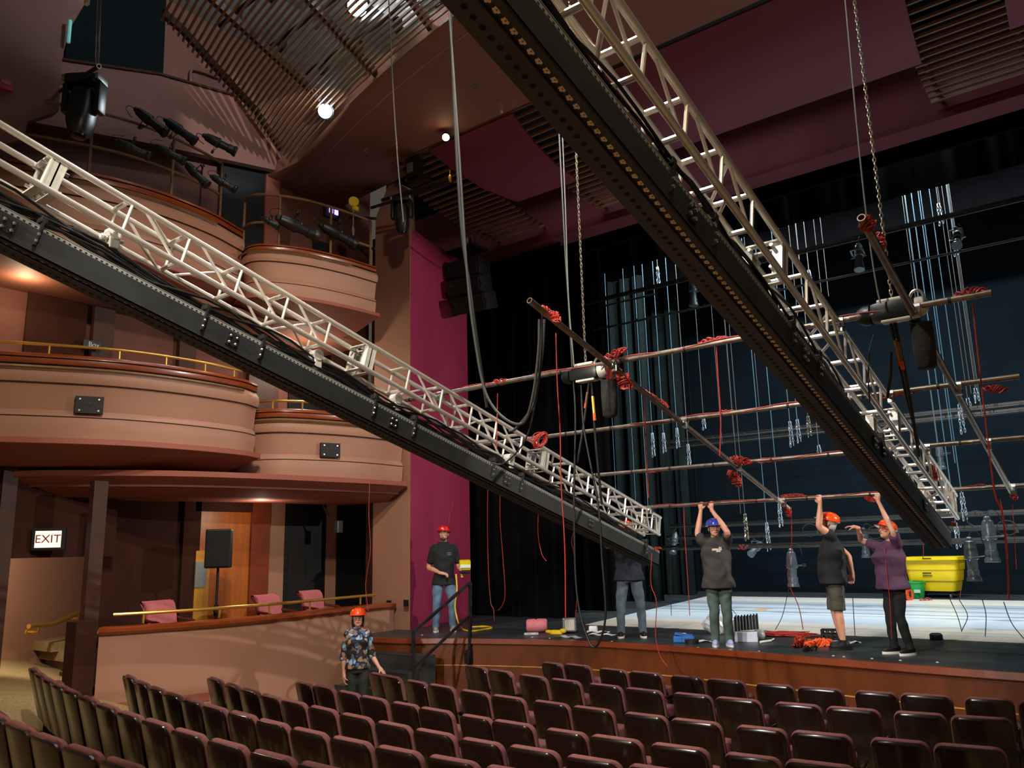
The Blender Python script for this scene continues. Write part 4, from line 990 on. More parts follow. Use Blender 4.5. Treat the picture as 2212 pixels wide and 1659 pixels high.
BT = [(1708, 552, 14.9, -9.5, 6.5, 'highest batten, above the right truss'), (1758, 611, 15.5, -9.5, 6.5, 'second batten from the top'), (1473, 966, 18.0, -9.2, 6.5, 'faint batten behind the third cross pipe'), (1560, 945, 18.4, -9.2, 6.5, 'faint batten just above its neighbour at mid height'),
      (1425, 1141, 18.6, -9.4, 6.5, 'upper low batten behind the crew'), (1400, 1166, 17.6, -9.0, 6.5, 'middle low batten behind the crew'), (1422, 1187, 16.9, -8.8, 6.5, 'lowest batten behind the crew'), (1330, 655, 16.2, -11, -8.2, 'short batten before the pleated curtain')]
bat = []
for i, (px, py, y, x0, x1, lb) in enumerate(BT):
    z = at(px, py, 'y', y).z
    t = thing('stage_batten', 'dark lighting batten across the stage, '+lb, 'batten', (-2, y, z), group='stage battens')
    b = MB(); b.cyl((x0, y, z), (x1, y, z), .024, 8); b.build('pipe', 'steel_dark', t, True)
    if i not in (1, 7):
        b = MB(); b.box(((x0+x1)/2, y+.02, z+.055), (x1-x0, .05, .05)); b.build('raceway', 'fixture_black', t)
    b = MB(); x = x0+.4
    while x < x1: b.box((x, y-.02, z+.02), (.03, .03, .05)); x += .8
    b.build('tie_line', 'cable_grey', t)['kind'] = 'stuff'; bat.append((y, z))
# electric pipe with practical items high behind the header
p = at(1850, 375, 'y', 15.6); t = thing('pipe_bracket', 'small bracket and bar lit faintly under the black border', 'bracket', p)
b = MB(); b.box(p, (.5, .06, .04)); b.box(p+V((-.05, 0, .2)), (.12, .08, .22)); b.build('bar', 'brown_wall', t)

# ================================================================= STAGE LIGHTS
def spot(name, label, m, grp, L=.62, r=.098):
    "ellipsoidal: beam along local +X, hangs from a clamp above"
    t = thing(name, label, 'stage light', group=grp)
    b = MB(); b.lathe((-.30, 0, 0), (1, 0, 0), [(0, r*.55), (.02, r*.8), (.12, r*.95), (.2, r*1.05), (.26, r*1.0)], 14); b.build('lamp_housing', m, t, 35, True)
    b = MB(); b.lathe((-.05, 0, 0), (1, 0, 0), [(0, r*1.1), (.05, r*1.1), (.06, r*.85), (.22, r*.8), (.23, r*.95), (.33, r*.95)], 14)
    b.build('barrel', m, t, 35, True)
    b = MB(); b.lathe((.28, 0, 0), (1, 0, 0), [(0, r*1.0), (.03, r*1.15), (.075, r*1.15), (.075, r*.8)], 14); b.build('colour_frame', m, t, 35, True)
    b = MB(); b.lathe((.335, 0, 0), (1, 0, 0), [(0, r*.78), (.012, r*.6), (.018, r*.2)], 14); b.build('lens', 'lens', t, True, True)
    b = MB(); b.lathe((-.36, 0, 0), (1, 0, 0), [(0, r*.3), (.02, r*.5), (.06, r*.5)], 10); b.build('rear_cap', m, t, 35, True)
    b = MB(); b.box((-.02, r*1.1, -.01), (.05, .012, .05)); b.box((-.02, -r*1.1, -.01), (.05, .012, .05))
    for s in (-1, 1): b.bar((-.02, s*r*1.25, 0), (-.05, s*r*1.25, .2), .035, .007)
    b.bar((-.05, -r*1.25, .2), (-.05, r*1.25, .2), .007, .035); yk = b.build('yoke', m, t, False, True)
    b = MB(); b.box((-.05, 0, .24), (.05, .05, .07), bev=.01); b.cyl((-.05, -.05, .25), (-.05, .05, .25), .012, 6); b.build('clamp', 'steel_dark', t, False, True)
    b = MB(); b.tube(spline([(-.36, 0, 0), (-.45, .03, .04), (-.42, .05, .14), (-.25, .04, .2)], 4), .008, 5); b.build('cable', 'cable_black', t, True, True)
    for s in (-1, 1):
        b = MB(); b.cyl((.02, s*r*1.1, 0), (.02, s*(r*1.1+.06), 0), .01, 6); b.build('shutter_handle', 'bolt_steel', t, False, True)
    return t
def aim(loc, tgt, up=V((0, 0, 1)), scale=1.0, flip=False):
    d = (V(tgt)-V(loc)).normalized(); s = V((0, 0, -1 if flip else 1)).cross(d).normalized() if abs(d.z) < .98 else V((0, 1, 0))
    u = d.cross(s); return M.Translation(V(loc)) @ M((d, s, u)).transposed().to_4x4() @ M.Scale(scale, 4)
protoB = spot('ellipsoidal_light', 'x', 'fixture_black', 'ellipsoidal lights on the upper boxes')
protoG = spot('ellipsoidal_light', 'x', 'fixture_grey', 'ellipsoidal lights on the stage battens')
usedB = usedG = False
UX = -11.3
blk = [((288, 232), (362, 290), -11.5, 'upper row of the left upper box, leftmost', 1), ((352, 255), (425, 308), -11.4, 'upper row of the left upper box, second', 1), ((435, 290), (513, 330), -11.4, 'alone at the right end of the upper row, before the striped wall', 1),
       ((245, 303), (326, 340), -11.1, 'lower row of the left upper box, leftmost', 0), ((330, 312), (402, 350), -11.1, 'lower row of the left upper box, second', 0), ((398, 350), (450, 402), -11.1, 'lower row of the left upper box, third', 0), ((452, 378), (512, 412), -11.1, 'lower row of the left upper box, rightmost by the black doorway', 0),
       ((562, 468), (602, 492), -11.0, 'rail of the right upper box, leftmost and half in shadow', 0), ((592, 467), (690, 512), -10.95, 'rail of the right upper box, second', 0), ((686, 482), (772, 530), -10.9, 'rail of the right upper box, third beside the purple lamp', 0)]
for i, (p0, p1, X, lb, flip) in enumerate(blk):
    o = protoB if not usedB else copy_tree(protoB); usedB = True
    a = at(*p0, 'x', X); c = at(*p1, 'x', X+.25); m = (a+c)/2; o.matrix_world = aim(m, c, flip=bool(flip), scale=(c-a).length/.76)
    o['label'] = 'long black spotlight, '+lb; WM[o.name] = o.matrix_world.copy()
gry = [((1458, 1150), (1455, 1195), 17.6, (0, -.5, -1), 'on the low battens, left of the blue helmet'), ((1640, 1170), (1628, 1198), 17.6, (-.2, -.9, -.5), 'on the low battens, pointing at us between blue and orange helmets'), ((1712, 1185), (1710, 1268), 16.9, (0, -.1, -1), 'hanging straight down behind the red cord between the crew'),
       ((1497, 600), (1497, 662), 16.2, (0, -.1, -1), 'on the short batten before the pleated curtain, at left'), ((1855, 520), (1856, 588), 14.9, (0, -.3, -1), 'on the highest batten left of the open pipe end'), ((2066, 495), (2070, 535), 14.9, (0, -.7, -.7), 'on the highest batten at far right, facing us'),
       ((2030, 960), (2032, 1010), 18.2, (0, -.1, -1), 'behind the right truss end, blue lit'), ((1868, 1140), (1868, 1205), 18.6, (0, -.1, -1), 'between the orange helmets at low height'), ((2098, 1160), (2100, 1256), 15.0, (0, -.05, -1), 'large one right of the yellow cart'), ((2136, 1115), (2140, 1215), 16.5, (0, -.1, -1), 'blue lit one at right, beside the large one')]
for i, (p0, p1, y, d, lb) in enumerate(gry):
    o = protoG if not usedG else copy_tree(protoG); usedG = True
    a = at(*p0, 'y', y-.15); c = at(*p1, 'y', y-.15); m = (a+c)/2
    o.matrix_world = aim(m, m+V(d), scale=max(.75, (a-c).length/.72)); o['label'] = 'grey stage spotlight '+lb; WM[o.name] = o.matrix_world.copy()
for i, (px, py, y) in enumerate(((1750, 1145, 17.6), (1890, 1150, 18.6), (1560, 1180, 16.9), (2110, 1120, 16), (1900, 1180, 17.6), (2175, 1140, 17))):
    c = at(px, py, 'y', y); b = MB(); pts = [c+V((.16*math.cos(2*PI*k/16), 0, .13*math.sin(2*PI*k/16))) for k in range(16)]
    b.tube(pts, .008, 5, closed=True); b.box(c+V((.15, 0, -.05)), (.05, .03, .09)); tag(b.build('cable_loop', 'cable_grey', None, True), 'loop of grey cable hung on the low battens, %s from the left' % ORD[[1, 2, 0, 4, 3, 5][i]], 'cable', 'cable loops on the battens')

def moving_head(label, top, H, tilt, m='fixture_black', rotz=0):
    "hung moving light: base box on a pipe clamp, two yoke arms, long rounded head pointing down"
    t = thing('moving_light', label, 'moving light', top, rotz, group='big moving lights'); s = H
    b = MB(); b.box((0, 0, -.10*s), (.42*s, .34*s, .13*s), bev=.03*s); b.build('base', m, t, 50, True)
    for q in (-1, 1):
        b = MB(); b.box((q*.23*s, 0, -.36*s), (.09*s, .2*s, .45*s), bev=.035*s); b.build('yoke_arm', m, t, 50, True)
        b = MB(); b.box((q*.24*s, -.02*s, -.08*s), (.05*s, .26*s, .09*s), bev=.012*s); b.build('handle', 'steel_plate', t, 50, True)
    rot = M.Rotation(R(tilt), 3, 'X')
    def rr(rings): 
        b = MB(); b.stack(rings, 24); b.v = [rot @ (p-V((0, 0, -.45*s)))+V((0, 0, -.45*s)) for p in b.v]; return b
    rr([(0, 0, -.22*s, .08*s, .09*s, .7), (0, 0, -.26*s, .15*s, .16*s, .7), (0, 0, -.5*s, .175*s, .19*s, .65), (0, 0, -.75*s, .165*s, .18*s, .7), (0, 0, -.9*s, .13*s, .15*s, .85), (0, 0, -.94*s, .11*s, .125*s)]).build('head', m, t, 50, True)
    rr([(0, 0, -.938*s, .105*s, .12*s), (0, 0, -.965*s, .09*s, .1*s), (0, 0, -.97*s, .04*s, .05*s)]).build('lens', 'lens', t, True, True)
    b = MB(); b.box((.0, -.175*s, -.55*s), (.13*s, .05*s, .2*s), rot, bev=.015*s); b.build('vent_panel', 'steel_dark', t, False, True)
    b = MB(); b.cyl((-.05*s, 0, -.04*s), (-.05*s, 0, .03*s), .02*s); b.cyl((.08*s, 0, -.04*s), (.08*s, 0, .03*s), .02*s); b.build('clamp', 'steel_dark', t, False, True)
    return t
mp = at(186, 165, 'y', 4.3); moving_head('big black moving light hanging at upper left above the left truss', mp, .95, -7, rotz=R(35))
t = thing('hanging_pipe', 'short steel pipe carrying the moving light at upper left, open end to us', 'pipe', mp)
a, c = at(214, 143, 'y', 3.9), at(62, 240, 'y', 5.6); b = MB(); b.pipe(a, c, .026, .02); b.build('tube', 'steel_dark', t, True)
b = MB(); b.pipe(a+(a-c).normalized()*.004, a+(c-a).normalized()*.03, .028, .019); b.build('end_ring', 'alu_plate', t, True)
b = MB(); q = at(145, 178, 'y', 4.75); b.box(q, (.2, .06, .05), M.Rotation(.5, 3, 'Z')); b.build('warning_tag', 'yellow_plastic', t)
for i, (px0, px1) in enumerate(((212, 206), (217, 211), (219, 213))):
    b = MB(); b.tube([at(px0, -30, 'y', 3.95), at(px1, 120+3*i, 'y', 3.95), at(px1+1, 140, 'y', 3.95)], .008, 6); tag(b.build('suspension_strap', 'strap_grey', None, True), 'pale suspension strap above the upper left moving light, %s of three' % ('leftmost', 'middle one', 'rightmost')[i], 'strap', 'suspension straps')
b = MB(); q = at(188, 3, 'y', 4); b.box(q, (.07, .05, .1), bev=.01); tag(b.build('loft_fitting', 'alu_plate'), 'small pale fitting at the top edge above the moving light', 'fitting')
mp = at(868, 425, 'y', 10.05); moving_head('black moving light hung in front of the pink pillar top', mp, .75, 4, rotz=R(30))
t = thing('hanging_pipe', 'dark angled pipe crossing the top of the pink pillar', 'pipe', mp)
a, c = at(802, 449, 'y', 10.1), at(978, 394, 'y', 10.1); b = MB(); b.cyl(a, c, .03, 8); b.bar(a+V((.3, 0, .07)), c+V((0, 0, .07)), .05, .05); b.build('tube', 'steel_dark', t, True)
c = at(972, 385, 'y', 10.0); b = MB(); b.ell(c, (.03, .03, .07)); b.cyl(c, c+V((0, 0, .15)), .01); tag(b.build('shackle', 'brass'), 'small brass shackle at the tip of the angled pipe', 'shackle')
c = at(895, 365, 'y', 10.3); t = thing('bracket_box', 'black bracket frame on the angled pipe beside the slat grille', 'bracket', c)
b = MB(); b.box(c, (.3, .2, .42), bev=.03); b.box(c+V((.12, 0, -.28)), (.5, .16, .1)); b.build('body', 'fixture_black', t, 50); b = MB(); b.box(c+V((.0, -.12, -.02)), (.14, .05, .2), bev=.02); b.build('lens_block', 'steel_plate', t)
c = at(721, 455, 'x', -11.6); t = thing('purple_lamp', 'small purple glowing double lamp on the right upper box', 'lamp', c)
b = MB(); b.box(c-V((.06, 0, .02)), (.1, .36, .26), bev=.02); b.build('housing', 'black', t)
for s in (-1, 1):
    b = MB(); b.box(c+V((0, s*.065, 0)), (.02, .08, .13)); b.build('lit_pane', 'purple_lamp', t)
c = at(764, 436, 'x', -11.3); t = thing('yellow_reel', 'yellow object hung on a hook left of the pillar top', 'reel', c)
b = MB(); b.lathe(c, (.8, -.6, 0), [(-.03, .1), (.03, .1)], 12); b.box(c+V((0, .05, -.12)), (.05, .12, .08)); b.build('shell', 'yellow_plastic', t)
b = MB(); b.cyl(c-V((0, 0, .15)), c-V((0, 0, .55)), .01); b.lathe(c-V((0, 0, .5)), (0, 0, -1), [(0, .02), (.1, .035), (.2, .02)]); b.build('hook_line', 'chain_steel', t)
# line array of three cabinets
c0 = at(1008, 545, 'y', 12.75)
for i in range(3):
    tl_ = -6-7*i; c = at(1005+4*i+(6 if i == 2 else 0), 582+37*i, 'y', 12.65-.06*i); rot = (M.Rotation(R(8), 3, 'Z') @ M.Rotation(R(tl_*-1), 3, 'X'))
    t = thing('line_array_speaker', 'black hanging loudspeaker cabinet, %s of three beside the maroon wall' % ('top one', 'middle one', 'bottom one')[i], 'loudspeaker', c, group='hanging loudspeakers', rot=rot)
    b = MB(); b.box((0, .1, 0), (.86, .5, .37), bev=.02); b.build('cabinet', 'black', t, 50, True)
    b = MB(); b.box((0, -.17, 0), (.8, .03, .33), bev=.01); b.build('grille', 'mesh_grille', t, False, True)
    for s in (-1, 1):
        b = MB(); b.box((s*.44, .0, 0), (.02, .3, .1)); b.build('rigging_plate', 'steel_dark', t, False, True)
    b = MB(); b.box((-.3, -.19, .05), (.03, .006, .05)); b.build('badge', 'cable_grey', t, False, True)
t = thing('rigging_bumper', 'black rigging frame with a white tag above the hanging loudspeakers', 'frame', c0)
b = MB(); b.box(c0+V((0, 0, .02)), (.8, .5, .05)); b.cyl(c0+V((-.1, 0, 0)), c0+V((-.1, 0, 2.2)), .02); b.cyl(c0+V((.1, 0, 0)), c0+V((.1, 0, .3)), .03); b.build('frame', 'black', t)
b = MB(); b.box(c0+V((.07, -.1, .22)), (.1, .05, .1)); b.build('tag', 'white_paper', t)
b = MB(); p = at(1177, 520, 'y', 14.0); b.cyl(p, p+V((0, 0, .35)), .012); b.ell(p, (.03, .03, .05)); tag(b.build('hook', 'steel_dark'), 'small hook hanging under the red header', 'hook')
# ceiling lamps that show in the photo
def house_lamp(label, p, m, r, d=V((0, 0, -1)), sub=True):
    t = thing('ceiling_lamp', label, 'lamp', p, group='bright ceiling lamps')
    b = MB(); b.lathe(V(p)-d*.14, d, [(0, r*.6), (.03, r*1.1), (.12, r*1.15), (.13, r*1.0)], 14); b.build('lamp_can', 'fixture_black', t, 40)
    b = MB(); b.lathe(V(p)-d*.02, d, [(0, r*.95), (.02, r*.9), (.035, r*.5)], 14); b.build('bulb', m, t, True)
    return t
LP1 = at(772, 12, 'z', 10.2); house_lamp('brilliant cool white lamp behind the slats at the top edge', LP1, 'lamp_cool', .16, V((.45, -.75, -.5)).normalized())
LP2 = at(702, 240, 'z', 9.94); house_lamp('brilliant cool white lamp at the lower edge of the slats', LP2, 'lamp_cool', .13, V((.5, -.7, -.5)).normalized())
LP3 = at(963, 297, 'z', 9.82); house_lamp('small warm lamp between the brown band and the slat grille', LP3, 'lamp_warm', .07, V((.4, -.6, -.7)).normalized())
for i, (px, py) in enumerate(((1025, 188), (792, 325))):
    p = at(px, py, 'z', 9.985); b = MB(); pts = [p+V((.05*math.cos(2*PI*k/12), .05*math.sin(2*PI*k/12), 0)) for k in range(12)]; b.tube(pts, .012, 6, closed=True)
    tag(b.build('ceiling_ring', 'steel_plate'), 'small metal ring in the brown ceiling band, '+('right one' if i == 0 else 'left one'), 'ring', 'ceiling rings')
p = at(1083, 240, 'z', 9.8); b = MB(); b.tube(spline([p+V((0, 0, .15)), p+V((.02, 0, .05)), p], 4), .014, 6); b.ell(p, (.03, .03, .04)); tag(b.build('ceiling_hook', 'alu_plate'), 'small bright hook at the top of the maroon ceiling panel', 'hook')
# ================================================================= STAGE PROPS
S = STAGE
def G(px, py): return at(px, py, 'z', S)
# yellow truck on castors
cx, cyy = -4.22, 22.25
rz = R(-8)
t = thing('utility_cart', 'bright yellow plastic truck on castors at the back of the stage', 'cart', (cx, cyy, S), rz)
b = MB(); b.stack([(0, 0, .16, .48, .3, .3), (0, 0, .40, .535, .33, .3), (0, 0, .402, .55, .345, .3), (0, 0, .66, .585, .37, .3), (0, 0, .662, .6, .385, .3), (0, 0, .9, .63, .41, .3)], 40); b.build('tub', 'cart_yellow', t, 30, True)
b = MB(); b.stack([(0, 0, .88, .66, .44, .3), (0, 0, .89, .675, .455, .3), (0, 0, .96, .675, .455, .3), (0, 0, .965, .64, .42, .3)], 40); b.build('rim', 'cart_yellow', t, 30, True)
b = MB()
for dx, dz, w in ((-.06, .585, .2), (-.05, .525, .22)):
    for k in range(6): b.box((dx-w/2+w*k/6+.01, -.368+.0, dz), (w/8, .012, .028 if dz > .55 else .02))
b.build('printed_mark', 'black', t, False, True)
b = MB(); b.box((0, -.46, .93), (.2, .01, .02)); b.build('handle_slot', 'tape_black', t, False, True)
b = MB(); b.box((0, 0, .13), (.86, .5, .06)); b.build('chassis', 'black', t, False, True)
for sx in (-1, 1):
    for sy in (-1, 1):
        b = MB(); b.lathe((sx*.36-.02, sy*.2, .055), (1, 0, 0), [(0, .035), (.005, .055), (.035, .055), (.04, .035)], 14); w = b.build('caster', 'chain_steel', t, 40, True)
        b = MB(); b.box((sx*.36, sy*.2+.02, .09), (.06, .05, .08)); b.build('caster_fork', 'steel_plate', t, False, True)
p = G(1982, 1292); t = thing('bucket', 'green plastic bucket in front of the yellow truck', 'bucket', p)
b = MB(); b.lathe((0, 0, 0), (0, 0, 1), [(0, .15), (.01, .155), (.36, .2), (.362, .215), (.40, .22), (.40, .195), (.05, .15)], 24); b.build('body', 'bucket_green', t, 40, True)
b = MB(); b.box((.05, -.185, .17), (.14, .012, .07), M.Rotation(.12, 3, 'X')); b.build('sticker', 'label_white', t, False, True)
b = MB(); pts = [V((.21*math.cos(a), .05+.19*math.sin(a)*.3, .37-.1*math.sin(a))) for a in [PI*k/10 for k in range(11)]]; b.tube(pts, .006, 6); b.build('bail_handle', 'bucket_green', t, False, True)
p = G(1963, 1297); t = thing('cord_reel', 'orange and black cord reel beside the green bucket', 'reel', p)
b = MB(); b.lathe(p+V((-.07, 0, .13)), (1, -.5, 0), [(0, .13), (.02, .13), (.02, .06), (.12, .06), (.12, .13), (.14, .13)], 18); b.build('drum', 'orange_cord', t, 40)
b = MB(); b.box(p+V((.02, -.06, .15)), (.12, .06, .13), bev=.015); b.build('cover', 'black', t)
b = MB(); b.box(p+V((-.12, .03, .24)), (.1, .08, .06), bev=.01); b.build('handle', 'black', t)
bundle('thin red cord lying on the stage by the green bucket', G(1985, 1299)+V((0, 0, .03)), G(2015, 1297)+V((0, 0, .03)), 6, .05, grp='red cords on the stage floor')
# pink bubble wrap roll
p = G(1160, 1366); t = thing('bubble_wrap', 'roll of pink bubble wrap on the stage edge', 'roll', p)
rot = M.Rotation(R(35), 3, 'Z'); ax = rot @ V((1, 0, 0))
b = MB(); b.lathe(p+V((0, 0, .115))-ax*.18, ax, [(0, .08), (.02, .105), (.12, .112), (.24, .112), (.34, .105), (.36, .085)], 22); b.build('wrap', 'bubble_pink', t, 50)
b = MB(); b.box(p+V((0, -.03, .225)), (.05, .02, .015)); b.build('tape', 'tape_black', t)
p2 = G(1157, 1371)-V((0, .12, 0)); b = MB(); b.box(p2+V((0, 0, .025)), (.24, .1, .04), rot, bev=.015); tag(b.build('plastic_wrap', 'clear_bag'), 'crumpled clear plastic in front of the pink roll', 'plastic')
# yellow gloves + work light
p = G(1201, 1369); t = thing('work_glove', 'yellow work glove lying on the stage edge', 'glove', p)
b = MB(); b.stack([(0, 0, 0, .13, .05, .9), (0, 0, .03, .14, .055), (.01, 0, .06, .1, .04)], 14); b.ell((-.13, -.02, .03), (.07, .035, .03)); b.ell((.14, 0, .05), (.07, .035, .04)); b.build('hand_part', 'glove_yellow', t, True, True)
p = G(1230, 1368); t = thing('work_light', 'silver work light head on the stage edge beside the yellow glove', 'work light', p)
rt = M.Rotation(R(40), 3, 'Z')
b = MB(); b.box(p+V((0, 0, .14)), (.22, .14, .22), rt, bev=.015)
b.build('housing', 'steel_plate', t)
b = MB()
for k in range(5): b.box(p+rt @ V((.04, .09, .06+.04*k)), (.2, .06, .008), rt)
b.build('cooling_fin', 'steel_plate', t)
b = MB(); b.box(p+rt @ V((0, -.075, .14)), (.16, .012, .17), rt); b.build('glass', 'motor_white', t)
b = MB(); b.cyl(p+V((-.13, 0, .05)), p+V((-.03, .0, .06)), .03); b.ell(p+V((-.15, -.02, .04)), (.04, .04, .04)); b.build('knob', 'black', t)
# papers
for i, (q, w, h, a, lb) in enumerate(((G(1300, 1372), .42, .22, 10, 'white paper sheets lying left of the man under the left truss'), (G(1292, 1366), .38, .16, 25, 'white sheet behind the other papers on the stage edge'), (G(1230, 1377), .4, .18, -5, 'pale flattened plastic sheet before the work light'), (G(1508, 1386), .45, .14, 15, 'white cardboard flat beside the blue helmet man'), (G(1795, 1388), .55, .12, 5, 'white sheet on the stage behind the boots'), (G(1843, 1388), .2, .1, 5, 'small white sheet right of the boots'))):
    b = MB(); n = 8; vs = []
    rot = M.Rotation(R(a), 3, 'Z')
    for k in range(n+1):
        for s in (-1, 1): vs.append(q+rot @ V((w*(k/n-.5), s*h/2, .012+.012*math.sin(k*1.4+s))))
    N = len(vs); vs += [v-V((0, 0, .005)) for v in vs]
    fs = [(2*k, 2*k+1, 2*k+3, 2*k+2) for k in range(n)]+[(N+2*k, N+2*k+2, N+2*k+3, N+2*k+1) for k in range(n)]
    b.add(vs, fs); tag(b.build('paper_sheet', 'white_paper' if i != 2 else 'clear_bag'), lb, 'paper', 'papers on the stage edge')
p = G(1279, 1366); b = MB(); b.lathe(p+V((-.05, 0, .055)), (1, .4, 0), [(0, .05), (.13, .05)], 14); tag(b.build('paper_roll', 'white_paper', None, 40), 'small white roll standing on the papers', 'paper')
# blue case, tape roll
p = G(1478, 1388); t = thing('tool_case', 'small blue plastic case on the stage edge left of the blue helmet man', 'case', p)
rot = M.Rotation(R(25), 3, 'Z'); b = MB(); b.box(p+V((0, 0, .05)), (.3, .17, .09), rot, bev=.015); b.build('shell', 'case_blue', t); b = MB(); b.box(p+V((0, 0, .11)), (.26, .12, .04), rot @ M.Rotation(.15, 3, 'Y'), bev=.01); b.build('lid', 'case_blue', t)
b = MB(); b.box(p+V((0.02, -.02, .135)), (.05, .03, .006), rot); b.build('label_plate', 'label_white', t)
p = G(1498, 1390)-V((0, .05, 0)); b = MB(); b.lathe(p, (0, 0, 1), [(0, .05), (0, .1), (.06, .1), (.06, .05)], 20); tag(b.build('tape_roll', 'tape_black', None, 40), 'roll of black tape beside the blue case', 'tape')
p = G(1538, 1372); t = thing('plastic_bag', 'crumpled clear plastic bag behind the blue helmet man', 'bag', p)
b = MB(); b.ell(p+V((0, .15, .14)), (.2, .15, .16), 12, 8)
for v in b.v: v += V((random.uniform(-.03, .03), random.uniform(-.03, .03), random.uniform(-.02, .03)))
b.build('film', 'clear_bag', t)
# white tray with black tubes
p = G(1612, 1386); t = thing('tube_crate', 'translucent tray holding a row of black tubes, right of the blue helmet man', 'crate', p)
rot = M.Rotation(R(20), 3, 'Z'); K = .78
b = MB(); b.box(p+V((0, 0, .07)), (.33, .17, .14), rot, bev=.01); b.build('tray', 'tray_white', t)
b = MB(); b.box(p+rot @ V((-.18, .02, .15)), (.05, .18, .28), rot, bev=.01); b.build('clear_side', 'clear_bag', t)
for k in range(8):
    b = MB(); q = p+rot @ V((-.13+.043*k, 0, .145+.004*k)); b.cyl(q, q+rot @ V((.0, .02, .2)), .02, 8); b.cyl(q+V((0, .02, .2)), q+V((0, .02, .22)), .012, 8); b.build('black_tube', 'black', t)
p = G(1640, 1382); b = MB(); b.ell(p+V((0, 0, .07)), (.1, .08, .08), 10, 7); tag(b.build('clear_pouch', 'clear_bag', None, True), 'small clear pouch right of the tray of black tubes', 'bag')
b = MB(); b.cyl(G(1635, 1348)+V((0, 0, .25)), G(1660, 1348)+V((0, 0, .25)), .012); tag(b.build('bamboo_stick', 'seat_plate'), 'thin tan stick lying behind the tray of black tubes', 'stick')
b = MB(); b.cyl(G(1643, 1390)+V((0, 0, .02)), G(1665, 1387)+V((0, 0, .02)), .016); b.cyl(G(1665, 1387)+V((0, 0, .02)), G(1672, 1383)+V((0, 0, .02)), .01); tag(b.build('marker_pen', 'label_white'), 'white marker pen on the stage right of the tray', 'pen')
# red cord pile
b = MB(); c = G(1690, 1374)
for k in range(26):
    pts = []; a0 = random.random()*6; ex = random.uniform(.2, .62); ey = random.uniform(.08, .2); ox = random.uniform(-.1, .1)
    for i in range(14): a = a0+i*.5; pts.append(c+V((ox+ex*math.cos(a)*random.uniform(.45, 1), ey*random.uniform(.3, 1.2)*math.sin(a)+.1*math.cos(a), .01+(.0015*k) % .05+random.uniform(0, .02))))
    b.tube(spline(pts, 2), .006, 4)
tag(b.build('cord_pile', 'red_cord', None, True), 'long flat pile of dark red cord on the stage between the crew', 'cord', 'red cords on the stage floor')
bundle('bright orange cord bundle on the stage left of the black boots', G(1738, 1400)+V((0, 0, .045)), G(1800, 1394)+V((0, 0, .05)), 24, .06, 4, 'orange_cord', .013, 'orange cords on the stage')
bundle('smaller red orange cord end of the bundle nearer the edge', G(1718, 1401)+V((0, 0, .05)), G(1738, 1392)+V((0, 0, .06)), 14, .07, 3, 'red_cord', .011, 'orange cords on the stage')
bundle('short strands of black cable on the stage edge before the orange cord', G(1735, 1409)+V((0, 0, .02)), G(1765, 1404)+V((0, 0, .02)), 6, .05, 2, 'cable_black', .008, 'black cables on the stage')
p = G(1800, 1380); t = thing('milk_crate', 'black open plastic crate on the stage behind the boots', 'crate', p)
rot = M.Rotation(R(10), 3, 'Z')
b = MB()
for s in (-1, 1):
    for k in range(5): b.box(p+rot @ V((-.14+.07*k, s*.1, .065)), (.02, .012, .13), rot)
    for z in (.015, .07, .125): b.box(p+rot @ V((0, s*.1, z)), (.31, .012, .02), rot)
    for z in (.015, .07, .125): b.box(p+rot @ V((s*.15, 0, z)), (.012, .2, .02), rot)
    for k in range(3): b.box(p+rot @ V((s*.15, -.08+.08*k, .065)), (.012, .02, .13), rot)
b.box(p+V((0, 0, .01)), (.3, .2, .012), rot); b.build('basket', 'black', t)
p = G(2023, 1382); b = MB(); b.lathe(p, (0, 0, 1), [(0, .05), (.0, .085), (.07, .085), (.09, .06), (.09, .02)], 16); tag(b.build('floor_puck', 'black', None, 40), 'small black puck on the white floor at right', 'box')
# yellow cable from the first man's light
P = [(985, 1240), (987, 1275), (983, 1310), (990, 1345), (1000, 1361), (1020, 1365), (1050, 1361), (1062, 1358), (1050, 1355), (1020, 1356)]
Q = []
for i, (px, py) in enumerate(P): Q.append(at(px, py, 'y', 11.0) if i < 4 else G(px, py)+V((0, 0, .015)))
b = MB(); b.tube(spline(Q, 6), .014, 7); tag(b.build('power_cord', 'yellow_cord', None, True), 'yellow power cord dropping from the held work light onto the stage', 'cord')
# spike marks and screw heads along the lip
for i, (px, py) in enumerate(((912, 1372), (1150, 1377), (1187, 1379), (1322, 1386), (1508, 1399), (1578, 1404), (1640, 1407), (1800, 1417), (1823, 1419), (1884, 1423), (1945, 1427), (2025, 1431))):
    p = G(px, py); b = MB(); b.lathe(p, (0, 0, 1), [(0, .018), (.006, .016), (.009, .008)], 10); tag(b.build('lip_bolt', 'motor_white'), 'small pale dot of hardware along the stage edge, %s from the left' % ORD[i], 'bolt', 'pale dots along the stage edge')

# ================================================================= STEPS AND RAIL
t = thing('stage_steps', 'black steps up to the stage beside the box wall', 'steps', (-9.85, 9.5, .08))
zs = [.86, .64, .42, .22]; y0 = 9.86
for i, z in enumerate(zs):
    b = MB(); ya = y0-.3*i; b.box((-9.93+.0, ya-.15, (z+.05)/2), (1.36 if i < 3 else 1.2, .3, z-.05)); b.build('step', 'stage_black', t)
    b = MB(); b.box((-9.93, ya-.29, z-.004), (1.37, .03, .012)); b.build('nosing', 'cable_grey', t)
p1 = at(895, 1470, 'y', 8.95); p2 = V((at(1013, 1380, 'z', S).x, at(1013, 1380, 'z', S).y, S))
ta = at(893, 1365, 'y', p1.y); tb = at(1016, 1258, 'y', p2.y)
t = thing('stair_rail', 'black metal handrail of the stage steps', 'handrail', p2)
b = MB(); b.bar(ta, tb, .035, .045); b.build('top_rail', 'steel_dark', t)
